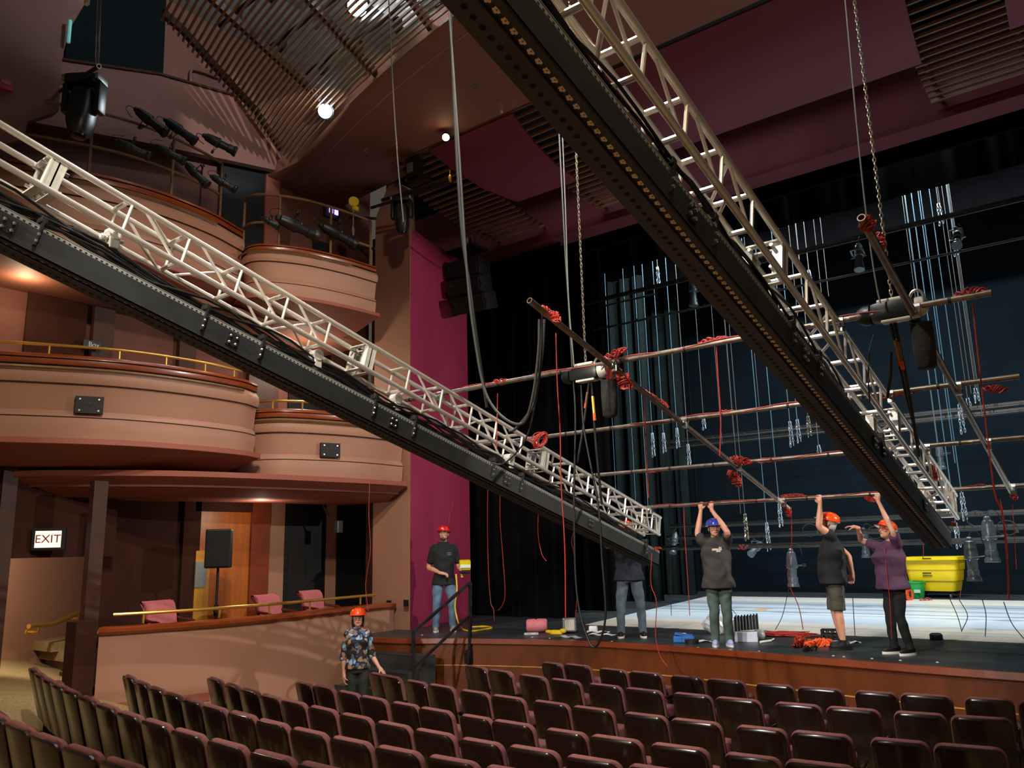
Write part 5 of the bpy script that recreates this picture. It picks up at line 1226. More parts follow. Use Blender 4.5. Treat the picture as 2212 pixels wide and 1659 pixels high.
la = at(896, 1440, 'y', p1.y); lb_ = at(1014, 1330, 'y', p2.y); b = MB(); b.bar(la, lb_, .03, .04); b.build('lower_rail', 'steel_dark', t)
b = MB(); b.bar(V((p1.x, p1.y, .12)), ta, .04, .04); b.build('post', 'black', t)
b = MB(); b.bar(V((p2.x, p2.y-.0, .3)), tb, .045, .045); b.build('post', 'black', t)
b = MB(); b.box(V((p2.x, p2.y-.02, .8)), (.1, .1, .2), bev=.01); b.cyl((p2.x, p2.y-.1, .85), (p2.x, p2.y, .85), .02); b.build('post_bracket', 'black', t)

# ================================================================= PA SPEAKER, ARM CHAIRS
p = at(473, 1185, 'x', -12.0); t = thing('speaker_stand', 'black tripod speaker stand before the wooden door', 'stand', (p.x, p.y, .83))
b = MB(); b.cyl((p.x, p.y, .95), (p.x, p.y, p.z-.2), .02); b.build('pole', 'black', t)
b = MB(); b.cyl((p.x, p.y, 1.55), (p.x, p.y, 1.72), .035); b.box((p.x+.05, p.y-.03, 1.62), (.06, .06, .04)); b.build('collar', 'steel_dark', t)
for k in range(3):
    a = k*2*PI/3+.3; b = MB(); b.cyl((p.x, p.y, 1.25), (p.x+.42*math.cos(a), p.y+.42*math.sin(a), .85), .014); b.cyl((p.x, p.y, .98), (p.x+.25*math.cos(a), p.y+.25*math.sin(a), 1.02), .01); b.build('leg', 'steel_plate', t)
t = thing('loudspeaker', 'black loudspeaker on the tripod stand before the wooden door', 'loudspeaker', p)
rot = M.Rotation(R(-52), 3, 'Z').inverted() @ M.Identity(3); rot = M.Rotation(R(52), 3, 'Z')
b = MB(); b.box(p, (.40, .34, .62), rot, bev=.025); b.build('cabinet', 'black', t); b = MB(); b.box(p+rot @ V((0, -.175, 0)), (.36, .02, .57), rot, bev=.008); b.build('grille', 'mesh_grille', t)
def arm_chair(label, p, rz):
    t = thing('arm_chair', label, 'chair', p, rz, group='pink arm chairs in the box')
    b = MB(); n = 10; vs = []
    prof = [(0, .42), (-.02, .6), (-.05, .8), (-.09, .93), (-.14, .985), (-.19, .97), (-.2, .93)]
    b.v = []; b.sweep([(-.26, 0), (.26, 0)], [(-y, z) for y, z in prof]+[(-(y+.055), z-.01) for y, z in prof[::-1]])
    b.build('backrest', 'chair_cloth', t, 40, True)
    b = MB(); b.box((0, .25, .42), (.54, .5, .11), bev=.035); b.build('seat', 'chair_cloth', t, 40, True)
    for s in (-1, 1):
        b = MB(); b.tube(spline([(s*.29, -.0, .72), (s*.3, .15, .7), (s*.3, .32, .68), (s*.3, .42, .6), (s*.29, .4, .45)], 5), .022, 8); b.build('armrest', 'chair_wood', t, True, True)
        b = MB(); b.tube([(s*.27, -.16, .95), (s*.275, -.06, .86), (s*.28, 0, .6), (s*.27, .0, .35), (s*.26, -.05, 0)], .02, 8); b.build('leg', 'chair_wood', t, True, True)
        b = MB(); b.cyl((s*.26, .46, .4), (s*.26, .48, 0), .02); b.build('leg', 'chair_wood', t, True, True)
    return t
for px0, px1, pyt, X, lb, rz in ((312, 391, 1297, -11.85, 'pink arm chair at the left end of the box', -80), (554, 615, 1284, -11.9, 'pink arm chair in the box, middle one of three', -78), (648, 710, 1275, -11.9, 'pink arm chair in the box, the one nearest the dark opening', -78)):
    q = at((px0+px1)/2, pyt, 'x', X); arm_chair(lb, (q.x, q.y, q.z-.985), R(rz))
# ================================================================= AUDITORIUM SEATS
def rrect(w, z0, z1, r, n=5):
    P = []
    for cx, cz, a0 in ((w/2-r, z1-r, 0), (-w/2+r, z1-r, 90), (-w/2+.02, z0+.02, 180), (w/2-.02, z0+.02, 270)):
        q = r if a0 < 180 else .02
        for k in range(n+1): a = R(a0+90*k/n); P.append((cx+q*math.cos(a), cz+q*math.sin(a)))
    return P
REC = math.tan(R(13))
def slab(b, w, z0, z1, r, yf, yb, dome=0, curve=.032):
    "rounded upright panel between front y and back y, leaning back"
    P = rrect(w, z0, z1, r); N = len(P)
    def pt(x, z, y, k=1.0): return V((x*k, y-(z-.35)*REC-curve*(1-(2*x/w)**2), (z-(z0+z1)/2)*k+(z0+z1)/2))
    rings = [[pt(x, z, yf, .9) for x, z in P], [pt(x, z, yf-.012) for x, z in P], [pt(x, z, yb+.012) for x, z in P], [pt(x, z, yb, .93) for x, z in P]]
    if dome: rings[0] = [pt(x, z, yf+dome, .86) for x, z in P]
    vs = sum(rings, []); fs = []
    for i in range(3):
        for k in range(N): l = (k+1) % N; fs.append((i*N+k, i*N+l, (i+1)*N+l, (i+1)*N+k))
    # caps as fans of strips
    for i, rev in ((0, 1), (3, 0)):
        f = tuple(i*N+k for k in range(N)); fs.append(f[::-1] if rev else f)
    return b.add(vs, fs)
SW = .475
def make_seat():
    t = thing('theatre_seat', 'x', 'theatre seat', group='rows of theatre seats')
    b = MB(); slab(b, SW-.016, .27, .852, .07, -.005, -.045); b.build('back_shell', 'seat_shell', t, 50, True)
    b = MB(); slab(b, SW, .3, .862, .075, .045, -.008); b.build('back_cushion', 'seat_cloth', t, 60, True)
    b = MB(); b.box((0, .15, .5), (SW-.05, .12, .36), M.Rotation(R(10), 3, 'X'), bev=.035); b.build('seat_cushion', 'seat_cloth', t, 60, True)
    b = MB(); b.box((SW/2+.012, .1, .58), (.035, .34, .03), bev=.012); b.build('armrest', 'seat_shell', t, 50, True)
    b = MB(); b.box((SW/2+.012, .08, .3), (.025, .2, .56)); b.box((SW/2+.012, .08, .015), (.05, .3, .03)); b.build('stanchion', 'seat_iron', t, False, True)
    b = MB(); b.lathe((SW/2+.02, .2, .5), (1, 0, 0), [(0, .012), (.01, .01)], 8); b.build('pivot_cap', 'motor_white', t, False, True)
    return t
def plate_on(t):
    b = MB(); z = .80; b.box((-.12, -.045-(z-.35)*REC, z), (.09, .006, .028), M.Rotation(R(13), 3, 'X')); b.build('number_plate', 'seat_plate', t, False, True)
proto_seat = make_seat()
proto_plate = make_seat(); plate_on(proto_plate)
cA = lambda *l: [(1500+x/3.107, 1400+y/3.107) for x, y in l]
cB = lambda *l: [(1000+x/4.022, 1400+y/4.022) for x, y in l]
cC = lambda *l: [(500+x/4.022, 1420+y/4.022) for x, y in l]
cD = lambda *l: [(x/4.022, 1420+y/4.022) for x, y in l]
ROWS = [
 (.955, cB((655, 115), (890, 125), (1175, 165), (1450, 190), (1795, 225), (2115, 255))+cA((390, 230), (680, 255), (1045, 280), (1375, 295), (1785, 320), (2165, 345)), ''),
 (.97, cB((30, 140), (225, 175), (485, 220), (755, 255), (1085, 295), (1400, 335), (1810, 375))+cA((135, 320), (520, 355), (875, 385), (1310, 415), (1710, 445)), ''),
 (.985, cC((1195, 120), (1300, 140), (1505, 185), (1715, 220), (1985, 270))+cB((245, 395), (610, 440), (945, 490), (1380, 545), (1790, 600))+cA((250, 510), (640, 545), (1145, 590), (1595, 630)), ''),
 (1.0, cC((545, 200), (730, 225), (930, 275), (1125, 320), (1390, 370), (1635, 420), (1965, 480))+cB((255, 610), (680, 685), (1095, 740), (1620, 810))+cA((160, 690), (600, 735), (1200, 800)), ''),
 (1.04, cD((1825, 160), (1950, 210))+cC((-60, 215), (90, 255), (255, 305), (455, 350), (690, 405), (955, 470), (1250, 540), (1585, 605), (1960, 685))+cB((390, 825), (875, 910), (1425, 990)), ''),
 (1.12, cD((1100, 140), (1195, 190), (1310, 240), (1430, 290), (1600, 340), (1780, 395), (2000, 455))+cC((5, 448), (235, 520), (520, 595), (860, 670), (1245, 750), (1695, 830))+cB((185, 1000),), 'p'),
 (1.25, cD((290, 75), (335, 120), (400, 165), (480, 210), (585, 260), (720, 320), (865, 385), (1045, 450), (1265, 515), (1510, 600), (1820, 690))+cC((175, 785), (590, 885)), 'q'),
 (1.38, cD((-330, 300), (-210, 375), (-70, 455), (105, 545), (315, 640), (590, 735), (905, 845), (1290, 960)), ''),
]
rowname = ['front row', 'second row from the stage', 'third row from the stage', 'fourth row from the stage', 'fifth row from the stage', 'sixth row from the stage', 'seventh row from the stage', 'eighth row from the stage, lower left corner']
used = {0: False, 1: False}
for ri, (zt, pts, kind) in enumerate(ROWS):
    W = [at(px, py, 'z', zt) for px, py in pts]
    # smooth arc y = a + k (x-xc)^2 through the row
    xs = [p.x for p in W]; ys = [p.y for p in W]; n = len(W)
    # quadratic least squares
    S0 = [sum(x**k for x in xs) for k in range(5)]; T0 = [sum(y*x**k for x, y in zip(xs, ys)) for k in range(3)]
    Mx = M(((S0[0], S0[1], S0[2]), (S0[1], S0[2], S0[3]), (S0[2], S0[3], S0[4]))); cf = Mx.inverted() @ V(T0)
    f = lambda x: cf[0]+cf[1]*x+cf[2]*x*x
    df = lambda x: cf[1]+2*cf[2]*x
    for i, p in enumerate(W):
        a = math.atan(df(p.x+.24)); tg = V((math.cos(a), math.sin(a), 0)); nm = V((-tg.y, tg.x, 0))
        y = p.y*.5+f(p.x)*.5
        c = V((p.x, y, 0))+tg*(SW/2)+nm*(.862-.35)*REC
        plate = (kind == 'p' and 4 <= i <= 12) or (kind == 'q' and 8 <= i <= 11)
        src = proto_plate if plate else proto_seat
        o = src if not used[plate] else copy_tree(src); used[plate] = True
        place(o, (c.x, c.y, zt-.862), a)
        dd = (W[i+1]-p).length if i+1 < n else .6
        if dd < SW+.055: o.matrix_world = o.matrix_world @ M.Diagonal((max(.8, (dd-.008)/(SW+.05)), 1, 1, 1))
        o['label'] = 'maroon seat, dark shell%s, %s, %s from the left%s' % (', brass plate' if plate else '', rowname[ri], ORD[i], '' if ri == 7 and i < 2 else '')
        o['group'] = 'theatre seats in the '+rowname[ri]
# ================================================================= PEOPLE
def remesh(objs_mb, name, m, parent, voxel, smooth=4, wr=0, seed=0):
    me = bpy.data.meshes.new('tmp'); me.from_pydata([tuple(p) for p in objs_mb.v], [], objs_mb.f); me.update()
    bm = bmesh.new(); bm.from_mesh(me); bmesh.ops.recalc_face_normals(bm, faces=bm.faces); bm.to_mesh(me); bm.free()
    o = bpy.data.objects.new('tmp', me); COL.objects.link(o)
    md = o.modifiers.new('r', 'REMESH'); md.mode = 'VOXEL'; md.voxel_size = voxel
    ms = o.modifiers.new('s', 'SMOOTH'); ms.iterations = smooth; ms.factor = .5
    dg = bpy.context.evaluated_depsgraph_get(); bpy.context.view_layer.update()
    ev = o.evaluated_get(bpy.context.evaluated_depsgraph_get()); m2 = bpy.data.meshes.new_from_object(ev)
    bpy.data.objects.remove(o); bpy.data.meshes.remove(me)
    if wr:
        for v in m2.vertices:
            p = v.co; k = math.sin(p.z*38+math.sin(p.x*17+seed)*2+p.y*9)*.5+math.sin(p.x*29+p.z*21+seed*2)*.5
            v.co = p+v.normal*wr*k
    m2.name = name; m2.materials.clear(); m2.materials.append(MATS[m])
    for p in m2.polygons: p.use_smooth = True
    q = bpy.data.objects.new(name, m2); COL.objects.link(q); q.parent = parent; WM[q.name] = WM[parent.name].copy()
    return q
def limb(b, pts, seg=12):
    "tapered capsule chain [(point, radius)]; rounded ends"
    P = [(V(p), r) for p, r in pts]
    # densify with smooth interpolation
    Q = []
    cs = spline([p for p, r in P], 5); n = len(cs)
    for i, c in enumerate(cs):
        t = i/(n-1)*(len(P)-1); k = min(len(P)-2, int(t)); w = t-k; w = w*w*(3-2*w)
        Q.append((c, P[k][1]*(1-w)+P[k+1][1]*w))
    d0 = (Q[0][0]-Q[1][0]).normalized(); d1 = (Q[-1][0]-Q[-2][0]).normalized()
    pre = [(Q[0][0]+d0*Q[0][1]*s, Q[0][1]*c) for s, c in ((.95, .3), (.7, .7))]
    post = [(Q[-1][0]+d1*Q[-1][1]*s, Q[-1][1]*c) for s, c in ((.7, .7), (.95, .3))]
    L = pre+Q+post
    b.tube([p for p, r in L], [r for p, r in L], seg)
def hand(b, wrist, dirv, palm_n, side, curl, s=1.0, grip=None):
    """palm + four fingers + thumb. dirv: fingers direction, palm_n: direction the palm faces, side: +1/-1 thumb side
    along dirv x palm_n. curl in degrees per joint."""
    d = V(dirv).normalized(); n = V(palm_n); n = (n-d*n.dot(d)).normalized(); u = d.cross(n)*side  # u points to thumb side
    w = V(wrist)
    limb(b, [(w-d*.02*s, .027*s), (w+d*.03*s, .03*s), (w+d*.055*s, .03*s)], 10)
    for k in (-1.5, -.5, .5, 1.5): limb(b, [(w+d*.015*s+u*k*.012*s, .016*s), (w+d*.085*s+u*k*.02*s, .0125*s)], 8)
    lens = {1.5: .075, .5: .085, -.5: .08, -1.5: .062}
    for k, L in lens.items():
        p = w+d*.088*s+u*k*.02*s; dd = d.copy(); pts = [(p, .0105*s)]
        for j, fr in enumerate((.45, .32, .23)):
            a = R(curl*(1.0 if j else .75)); dd = (dd*math.cos(a)+n*math.sin(a)).normalized(); n2 = n
            nn = (n-dd*n.dot(dd)); 
            p = p+dd*L*fr*s*1.05; pts.append((p, (.0100-.0007*j)*s))
            n = nn.normalized() if nn.length > .05 else (-d)
        n = V(palm_n); n = (n-d*n.dot(d)).normalized()
        limb(b, pts, 8)
    p = w+d*.025*s+u*.026*s; d2 = (d*.55+u*.7+n*.35).normalized()
    p2 = p+d2*.04*s; d3 = (d*.75+u*.15+n*(.5+curl/120)).normalized(); p3 = p2+d3*.032*s; p4 = p3+(d3+n*.3).normalized()*.025*s
    limb(b, [(p, .0145*s), (p2, .0125*s), (p3, .011*s), (p4, .009*s)], 8)
def head(b, c, rot, s=1.0, fem=False):
    def T(p): return V(c)+rot @ (V(p)*s)
    def E(p, r): b.ell(T(p), [k*s for k in r], 18, 12, rot)
    E((0, -.012, .03), (.076, .096, .092)); E((0, .012, -.03), (.062, .078, .082))
    E((0, .05, -.083), (.034 if not fem else .028, .034, .028)); E((0, .03, -.065), (.055 if not fem else .048, .058, .045))
    E((0, .083, .03), (.05, .02, .014)); E((0, .078, -.05), (.026, .022, .014))
    limb(b, [(T((0, .088, .022)), .009*s), (T((0, .103, -.005)), .0115*s), (T((0, .108, -.018)), .0135*s)], 8)
    for q in (-1, 1):
        E((q*.012, .097, -.02), (.009, .011, .008)); E((q*.038, .068, -.012), (.024, .022, .02))
        E((q*.078, -.005, -.005), (.011, .02, .031))
def person(label, loc, rz, H, skin, J, shirt, pants, shoes, hat, fem=False, hair='hair_dark', headrot=(0, 0, 0), shorts=False, build=1.0, sleeve=.62, glasses=False, hem=.47, neck_v=0, belly=0, beard=False, logo=None, curlR=35, curlL=35, bust=0, hairlong=False, palmR=None, palmL=None, hs=1.0):
    t = thing('person', label, 'person', loc, rz, group=None); s = H/1.75
    hip, sh, nk = .53*H, .815*H, .845*H
    shw = (.168 if not fem else .145)*s*build**.5; hw = .088*s
    lean = V(J.get('lean', (0, 0, 0)))
    C = V((0, 0, hip)); CH = V((0, 0, sh-.08*s))+lean; NK = V((0, -.005, nk))+lean
    SR = V((shw, 0, sh-.025*s+J.get('shR', 0)))+lean; SL = V((-shw, 0, sh-.025*s+J.get('shL', 0)))+lean
    ER, WR, EL, WL = [V(J[k]) for k in ('ER', 'WR', 'EL', 'WL')]
    KR, AR, KL, AL = [V(J[k]) for k in ('KR', 'AR', 'KL', 'AL')]
    hR, hL = V((hw, 0, hip-.02)), V((-hw, 0, hip-.02))
    hc = NK+V((0, .02, .146*s))+V(J.get('head', (0, 0, 0)))
    hr = M.Rotation(R(headrot[2]), 3, 'Z') @ M.Rotation(R(headrot[0]), 3, 'X') @ M.Rotation(R(headrot[1]), 3, 'Y')
    # --- continuous skin body
    b = MB()
    limb(b, [(C+V((0, 0, .02)), .085*s), (C.lerp(CH, .5), .08*s), (CH, .085*s)], 16)
    limb(b, [(SR, .045*s), (CH+V((0, 0, .04*s)), .065*s), (SL, .045*s)], 12)
    limb(b, [(CH+V((0, 0, .03*s)), .06*s), (NK, .054*s if not fem else .047*s), (hc-V((0, .02, .05*s)), .05*s if not fem else .044*s)], 14)
    head(b, hc, hr, s*hs, fem)
    for S_, E_, W_ in ((SR, ER, WR), (SL, EL, WL)):
        k = (1.0 if not fem else .9)*s*build**.4
        limb(b, [(S_, .055*k), (S_.lerp(E_, .5), .05*k), (E_, .041*k), (E_.lerp(W_, .35), .042*k), (W_, .027*k)], 12)
    for W_, dk, pk, sd, cu in ((WR, 'hR', 'pR', 1, curlR), (WL, 'hL', 'pL', -1, curlL)):
        hand(b, W_, J[dk], J[pk], J.get('t'+dk, sd), cu, s*1.0)
    for h_, K_, A_ in ((hR, KR, AR), (hL, KL, AL)):
        limb(b, [(h_, .078*s), (h_.lerp(K_, .5), .07*s), (K_, .055*s), (K_.lerp(A_, .3), .056*s), (A_, .036*s)], 12)
    remesh(b, 'body', skin, t, .0075, 3)
    # --- face details
    s0 = s; s = s*hs
    def T(p): return hc+hr @ (V(p)*s)
    for q in (-1, 1):
        b = MB(); b.ell(T((q*.031, .0835, .006)), (.0125*s, .007*s, .0065*s), 10, 7, hr); e = b.build('eye', 'eye_white', t, True, True)
        b = MB(); b.ell(T((q*.031, .0895, .006)), (.0055*s, .003*s, .0058*s), 8, 6, hr); b.build('iris', 'eye_dark', e, True, True)
        b = MB(); b.tube([T((q*.015, .096, .024)), T((q*.033, .094, .03)), T((q*.05, .08, .025))], .0042*s, 6); b.build('eyebrow', hair, t, True, True)
    b = MB(); b.tube([T((-.023, .089, -.052)), T((0, .1, -.05)), T((.023, .089, -.052))], [.004*s, .0065*s, .004*s], 6); b.build('mouth', 'lip', t, True, True)
    b = MB(); b.ell(T((0, -.024, .035)), (.083*s, .1*s, .092*s), 16, 10, hr)
    b.ell(T((0, -.05, -.02)), (.07*s, .065*s, .08*s), 14, 9, hr)
    if hairlong:
        for q in (-1, 1): b.ell(T((q*.07, -.02, -.03)), (.02*s, .05*s, .09*s), 10, 8, hr)
        b.ell(T((0, -.085, -.06)), (.06*s, .035*s, .1*s), 10, 8, hr)
    b.build('hair', hair, t, True, True)
    if beard:
        b = MB(); b.ell(T((0, .045, -.085)), (.052*s, .05*s, .036*s), 12, 8, hr); b.build('beard', hair, t, True, True)
    if hat:
        b = MB(); rings = []
        for i in range(8):
            a = i/7*PI/2; rings.append((0, -.012*s, (.044+.108*math.sin(a))*s, (.114*math.cos(a)**.8+.004)*s, (.138*math.cos(a)**.8+.004)*s))
        b.stack(rings, 24); 
        b.stack([(0, .0, .038*s, .118*s, .147*s), (0, .004*s, .042*s, .124*s, .158*s), (0, .0, .054*s, .113*s, .138*s)], 24)
        b.ell((0, .135*s, .042*s), (.085*s, .05*s, .008*s), 14, 6)
        for q in (-.03, 0, .03): b.tube([(q*s, -.012*s+.139*s*math.cos(a)**.8*(1-(q/.13)**2), (.044+.108*math.sin(a))*s) if a < PI/2 else (q*s, -.012*s-.139*s*abs(math.cos(a))**.8*(1-(q/.13)**2), (.044+.108*math.sin(a))*s) for a in [PI*(.16+.68*k/12) for k in range(13)]], .007*s, 6)
        b.v = [hc+hr @ p for p in b.v]; h = b.build('hard_hat', hat, t, 50, True)
        if logo and logo.get('hat'):
            b = MB(); b.ell(T((0, .124, .085)), (.02*s, .012*s, .016*s), 10, 6, hr); b.build('hat_badge', 'sole_white', h, True, True)
        b = MB(); b.tube([T((-.085, .04, .04)), T((-.075, .02, -.03)), T((-.06, .03, -.09))], .004, 5); b.build('chin_strap', 'strap_black', h, False, True); b = MB(); b.tube([T((.085, .04, .04)), T((.075, .02, -.03)), T((.06, .03, -.09))], .004, 5); b.build('chin_strap', 'strap_black', h, False, True)
    if glasses:
        b = MB()
        for q in (-1, 1):
            pts = [T((q*.032+.022*math.cos(2*PI*k/12), .098, .004+.015*math.sin(2*PI*k/12))) for k in range(12)]; b.tube(pts, .0028, 5, closed=True)
            b.tube([T((q*.054, .095, .008)), T((q*.078, .0, .01))], .003, 5)
        b.tube([T((-.01, .099, .008)), T((.01, .099, .008))], .003, 5); b.build('glasses', glasses, t, False, True)
    s = s0
    # --- shirt
    b = MB(); hz = hem*H
    tw = (.178 if not fem else .163)*s*build; td = .136*s*build
    def ring(f, rx, ry, yo=0, pw=.85):
        z = hz+(sh-hz)*f; o = lean*max(0, f); return (o.x, o.y+yo, z, rx, ry, pw)
    b.stack([ring(0, tw*1.14+.012, td*1.1+belly*.6, belly*.5), ring(.06, tw*1.13+.01, td*1.04+belly*.7, belly*.6), ring(.3, tw*(.96 if not fem else .88), td*1.02+belly, belly*.8), ring(.55, tw*1.0, td*1.05+belly*.5, belly*.4+bust*.2), ring(.75, tw*1.06, td*1.06+bust, bust*.7), ring(.9, tw*1.0, td*.85+bust*.3, bust*.2), ring(.99, tw*.82, td*.62), ring(1.08, tw*.55, td*.5, -.005), ring(1.12, .07*s, .072*s, -.005, 1)], 28)
    for S_, E_ in ((SR, ER), (SL, EL)):
        e = S_.lerp(E_, sleeve); d = (E_-S_).normalized()
        limb(b, [(V((S_.x*.75, S_.y, S_.z-.03*s)), .072*s), (S_, .066*s*build**.4), (S_.lerp(E_, sleeve*.5), .066*s*build**.4), (e-d*.01, .066*s*build**.4)], 14)
        b.tube([e-d*.03, e+d*.012], .068*s*build**.4, 14)
    o = remesh(b, 'shirt', shirt, t, .011, 4, .006, len(label))
    fy = td*1.06+bust
    if logo and logo.get('chest'):
        for (x, z, w, h) in logo['chest']:
            b = MB(); yy = None
            zz = hz+(sh-hz)*z
            best = max((v.co.y for v in o.data.vertices if abs(v.co.x-x) < .03 and abs(v.co.z-zz) < .03), default=fy)
            b.box((x, best+.001, zz), (w, .004, h), bev=.001); b.build('print', logo['mat'], o, False, True)
    # --- trousers
    b = MB(); 
    b.stack([(0, 0, hip-.10*s, .15*s*build**.7, .112*s, .85), (0, 0, hip-.02*s, .162*s*build**.7, .118*s*build**.6, .85), (0, belly*.2, hip+.06*s, .152*s*build**.5, .112*s*build**.8, .85), (0, belly*.3, hip+.09*s, .143*s*build**.5, .106*s*build**.8, .85)], 24)
    for h_, K_, A_ in ((hR, KR, AR), (hL, KL, AL)):
        lw = 1.0 if not fem else .93
        if shorts:
            e = h_.lerp(K_, .98); limb(b, [(h_, .096*s), (h_.lerp(K_, .5), .1*s), (e+V((0, 0, .06)), .092*s)], 16); b.tube([e+V((0, 0, .1)), e-V((0, 0, .01))], [.095*s, .096*s], 16)
        else:
            e = A_+V((0, 0, -.02)); limb(b, [(h_, .094*s*lw), (h_.lerp(K_, .5), .094*s*lw), (K_, .074*s*lw), (K_.lerp(A_, .5), .068*s*lw), (A_+V((0, 0, .05)), .06*s*lw)], 14); b.tube([A_+V((0, 0, .08)), e], [.062*s*lw, .064*s*lw], 14)
    if fem: pass
    o = remesh(b, 'shorts' if shorts else 'trousers', pants, t, .011, 3, .006, len(label)*2)
    b = MB(); b.stack([(0, belly*.3, hip+.075*s, .148*s*build**.6, .11*s*build**.8, .85), (0, belly*.3, hip+.1*s, .148*s*build**.6, .11*s*build**.8, .85)], 24); b.build('belt', 'strap_black', t, True, True)
    # --- shoes
    for A_, fd in ((AR, V(J.get('fR', (.12, 1, 0)))), (AL, V(J.get('fL', (-.12, 1, 0))))):
        d = fd.normalized(); q = V((A_.x, A_.y, 0)); u = V((d.y, -d.x, 0)); b = MB()
        rot = M((u, d, V((0, 0, 1)))).transposed()
        hi = .1 if not shorts else .13
        b.ell(q+d*.045+V((0, 0, .045)), (.045*s, .125*s, .05*s), 16, 10, rot); b.ell(q-d*.03+V((0, 0, .055)), (.04*s, .06*s, .06*s), 14, 9, rot); b.cyl(q+V((0, 0, .04)), q+V((0, 0, hi)), .045*s, 12)
        o = remesh(b, 'shoe', shoes[0], t, .007, 3)
        for v in o.data.vertices: v.co.z = max(v.co.z, .012)
        b = MB(); pl = []
        for k in range(20):
            a = 2*PI*k/20; pl.append(q+d*(.035+.145*s*math.sin(a))+u*(.05*s*math.cos(a)))
        b.prism(pl, (0, 0, .028)); b.build('sole', shoes[1], o, False, True)
    return t
def face(loc, dx, dy): return -math.atan2(dx, dy)
# legs helper: feet dx apart, slight knee bend
def legs(w, H, stg=0, kb=.02): return dict(KR=(w*.9, .02+stg*.5+kb, .285*H), AR=(w, stg, .085), KL=(-w*.9, .02-stg*.5+kb, .285*H), AL=(-w, -stg, .085))
ct = V((.675, -.737, 0))
# 1: man with red hard hat at left of the stage
J = dict(ER=(.27, -.06, 1.12), WR=(.08, .20, 1.02), hR=(-.9, .35, -.15), pR=(0, -.4, -1), EL=(-.27, -.07, 1.12), WL=(-.30, .13, 1.06), hL=(-.1, 1, .1), pL=(.6, .1, .2), **legs(.15, 1.83))
m1 = (-10.14, 11.05, STAGE)
person('man in red hard hat, black t-shirt and blue jeans holding a yellow work light', m1, face(0, .8, -.75), 1.83, 'skin', J, 'shirt_black', 'denim', ('shoe_grey', 'sole_white'), 'hat_red', hair='hair_brown', headrot=(8, 0, -16), beard=True, logo=dict(hat=1, mat='print_grey', chest=[(-.085, .82, .075, .012), (-.085, .79, .07, .010), (-.085, .765, .075, .010)]), sleeve=.72, hem=.44)
rm = M.Rotation(face(0, .8, -.75), 3, 'Z')
q = V(m1)+rm @ V((-.36, .2, 1.13)); t = thing('held_work_light', 'yellow work light head held by the man in the red hard hat', 'work light', q)
b = MB(); b.box(q+V((0, 0, .02)), (.2, .14, .16), rm @ M.Rotation(R(-15), 3, 'X'), bev=.02); b.build('housing', 'yellow_plastic', t); b = MB(); b.box(q+rm @ V((0, .06, -.005)), (.19, .05, .06), rm, bev=.01); b.build('lens_frame', 'label_white', t)
b = MB(); b.box(q+rm @ V((0, .02, -.1)), (.17, .12, .06), rm @ M.Rotation(R(-10), 3, 'X'), bev=.015); b.build('base_guard', 'black', t); b = MB(); b.cyl(q+rm @ V((.06, -.06, -.04)), q+rm @ V((.05, -.02, -.2)), .022); b.build('grip', 'yellow_plastic', t)
# 2: woman in floral blouse in the aisle
J = dict(ER=(.19, -.03, 1.0), WR=(.185, .05, .76), hR=(-.05, .1, -1), pR=(-1, .1, 0), EL=(-.2, -.04, 1.0), WL=(-.31, .07, .83), hL=(-.65, .2, -.7), pL=(0, -.2, -1), **legs(.09, 1.63))
wl = (-9.22, 8.20, .03)
person('woman in orange hard hat, glasses and floral blouse standing in the aisle', wl, face(0, .76, -.66), 1.63, 'skin', J, 'floral', 'trouser_dark', ('shoe_black', 'shoe_black'), 'hat_orange', fem=True, hair='hair_dark', headrot=(6, 0, 0), glasses='clear_bag', sleeve=1.1, build=1.02, hem=.51, bust=.03, hs=1.1, hairlong=True, curlR=25, curlL=18)
# 3: blue hard hat, charcoal shirt, both hands on the pipe
g = V((-4.92, 11.10, STAGE)); fr = face(0, .5, -.86); rm = M.Rotation(fr, 3, 'Z'); inv = rm.inverted()
def loc3(px, py, y): return inv @ (at(px, py, 'y', y)-g)
hz = gz(11.2)-STAGE
def onpipe(x, g, inv, dz=-.035, dy=0): return inv @ (V((x, 11.2+dy, gz(11.2)+dz))-V(g))
hb, ha = onpipe(at(1537, 1085, 'y', 11.2).x, g, inv, -.09, -.02), onpipe(at(1514, 1086, 'y', 11.2).x, g, inv, -.09, -.02)
J = dict(ER=inv @ (at(1507, 1153, 'y', 11.02)-g), WR=ha, hR=(0, 0, 1), pR=inv @ V((0, 1, 0)), EL=inv @ (at(1570, 1148, 'y', 10.98)-g), WL=hb, hL=(0, 0, 1), pL=inv @ V((0, 1, 0)), thR=-1, thL=1, shR=.045, shL=.045, **legs(.095, 1.74))
person('stagehand in blue hard hat, charcoal t-shirt and jeans gripping the lowest pipe with both hands', g, fr, 1.74, 'skin', J, 'shirt_char', 'denim_green', ('shoe_blue', 'sole_white'), 'hat_blue', hair='hair_dark', headrot=(2, 0, 6), build=1.14, belly=.045, hem=.455, logo=dict(mat='print_white', chest=[(.02, .85, .09, .03), (-.05, .87, .04, .05), (-.02, .81, .06, .02)]), curlR=62, curlL=62, sleeve=.6)
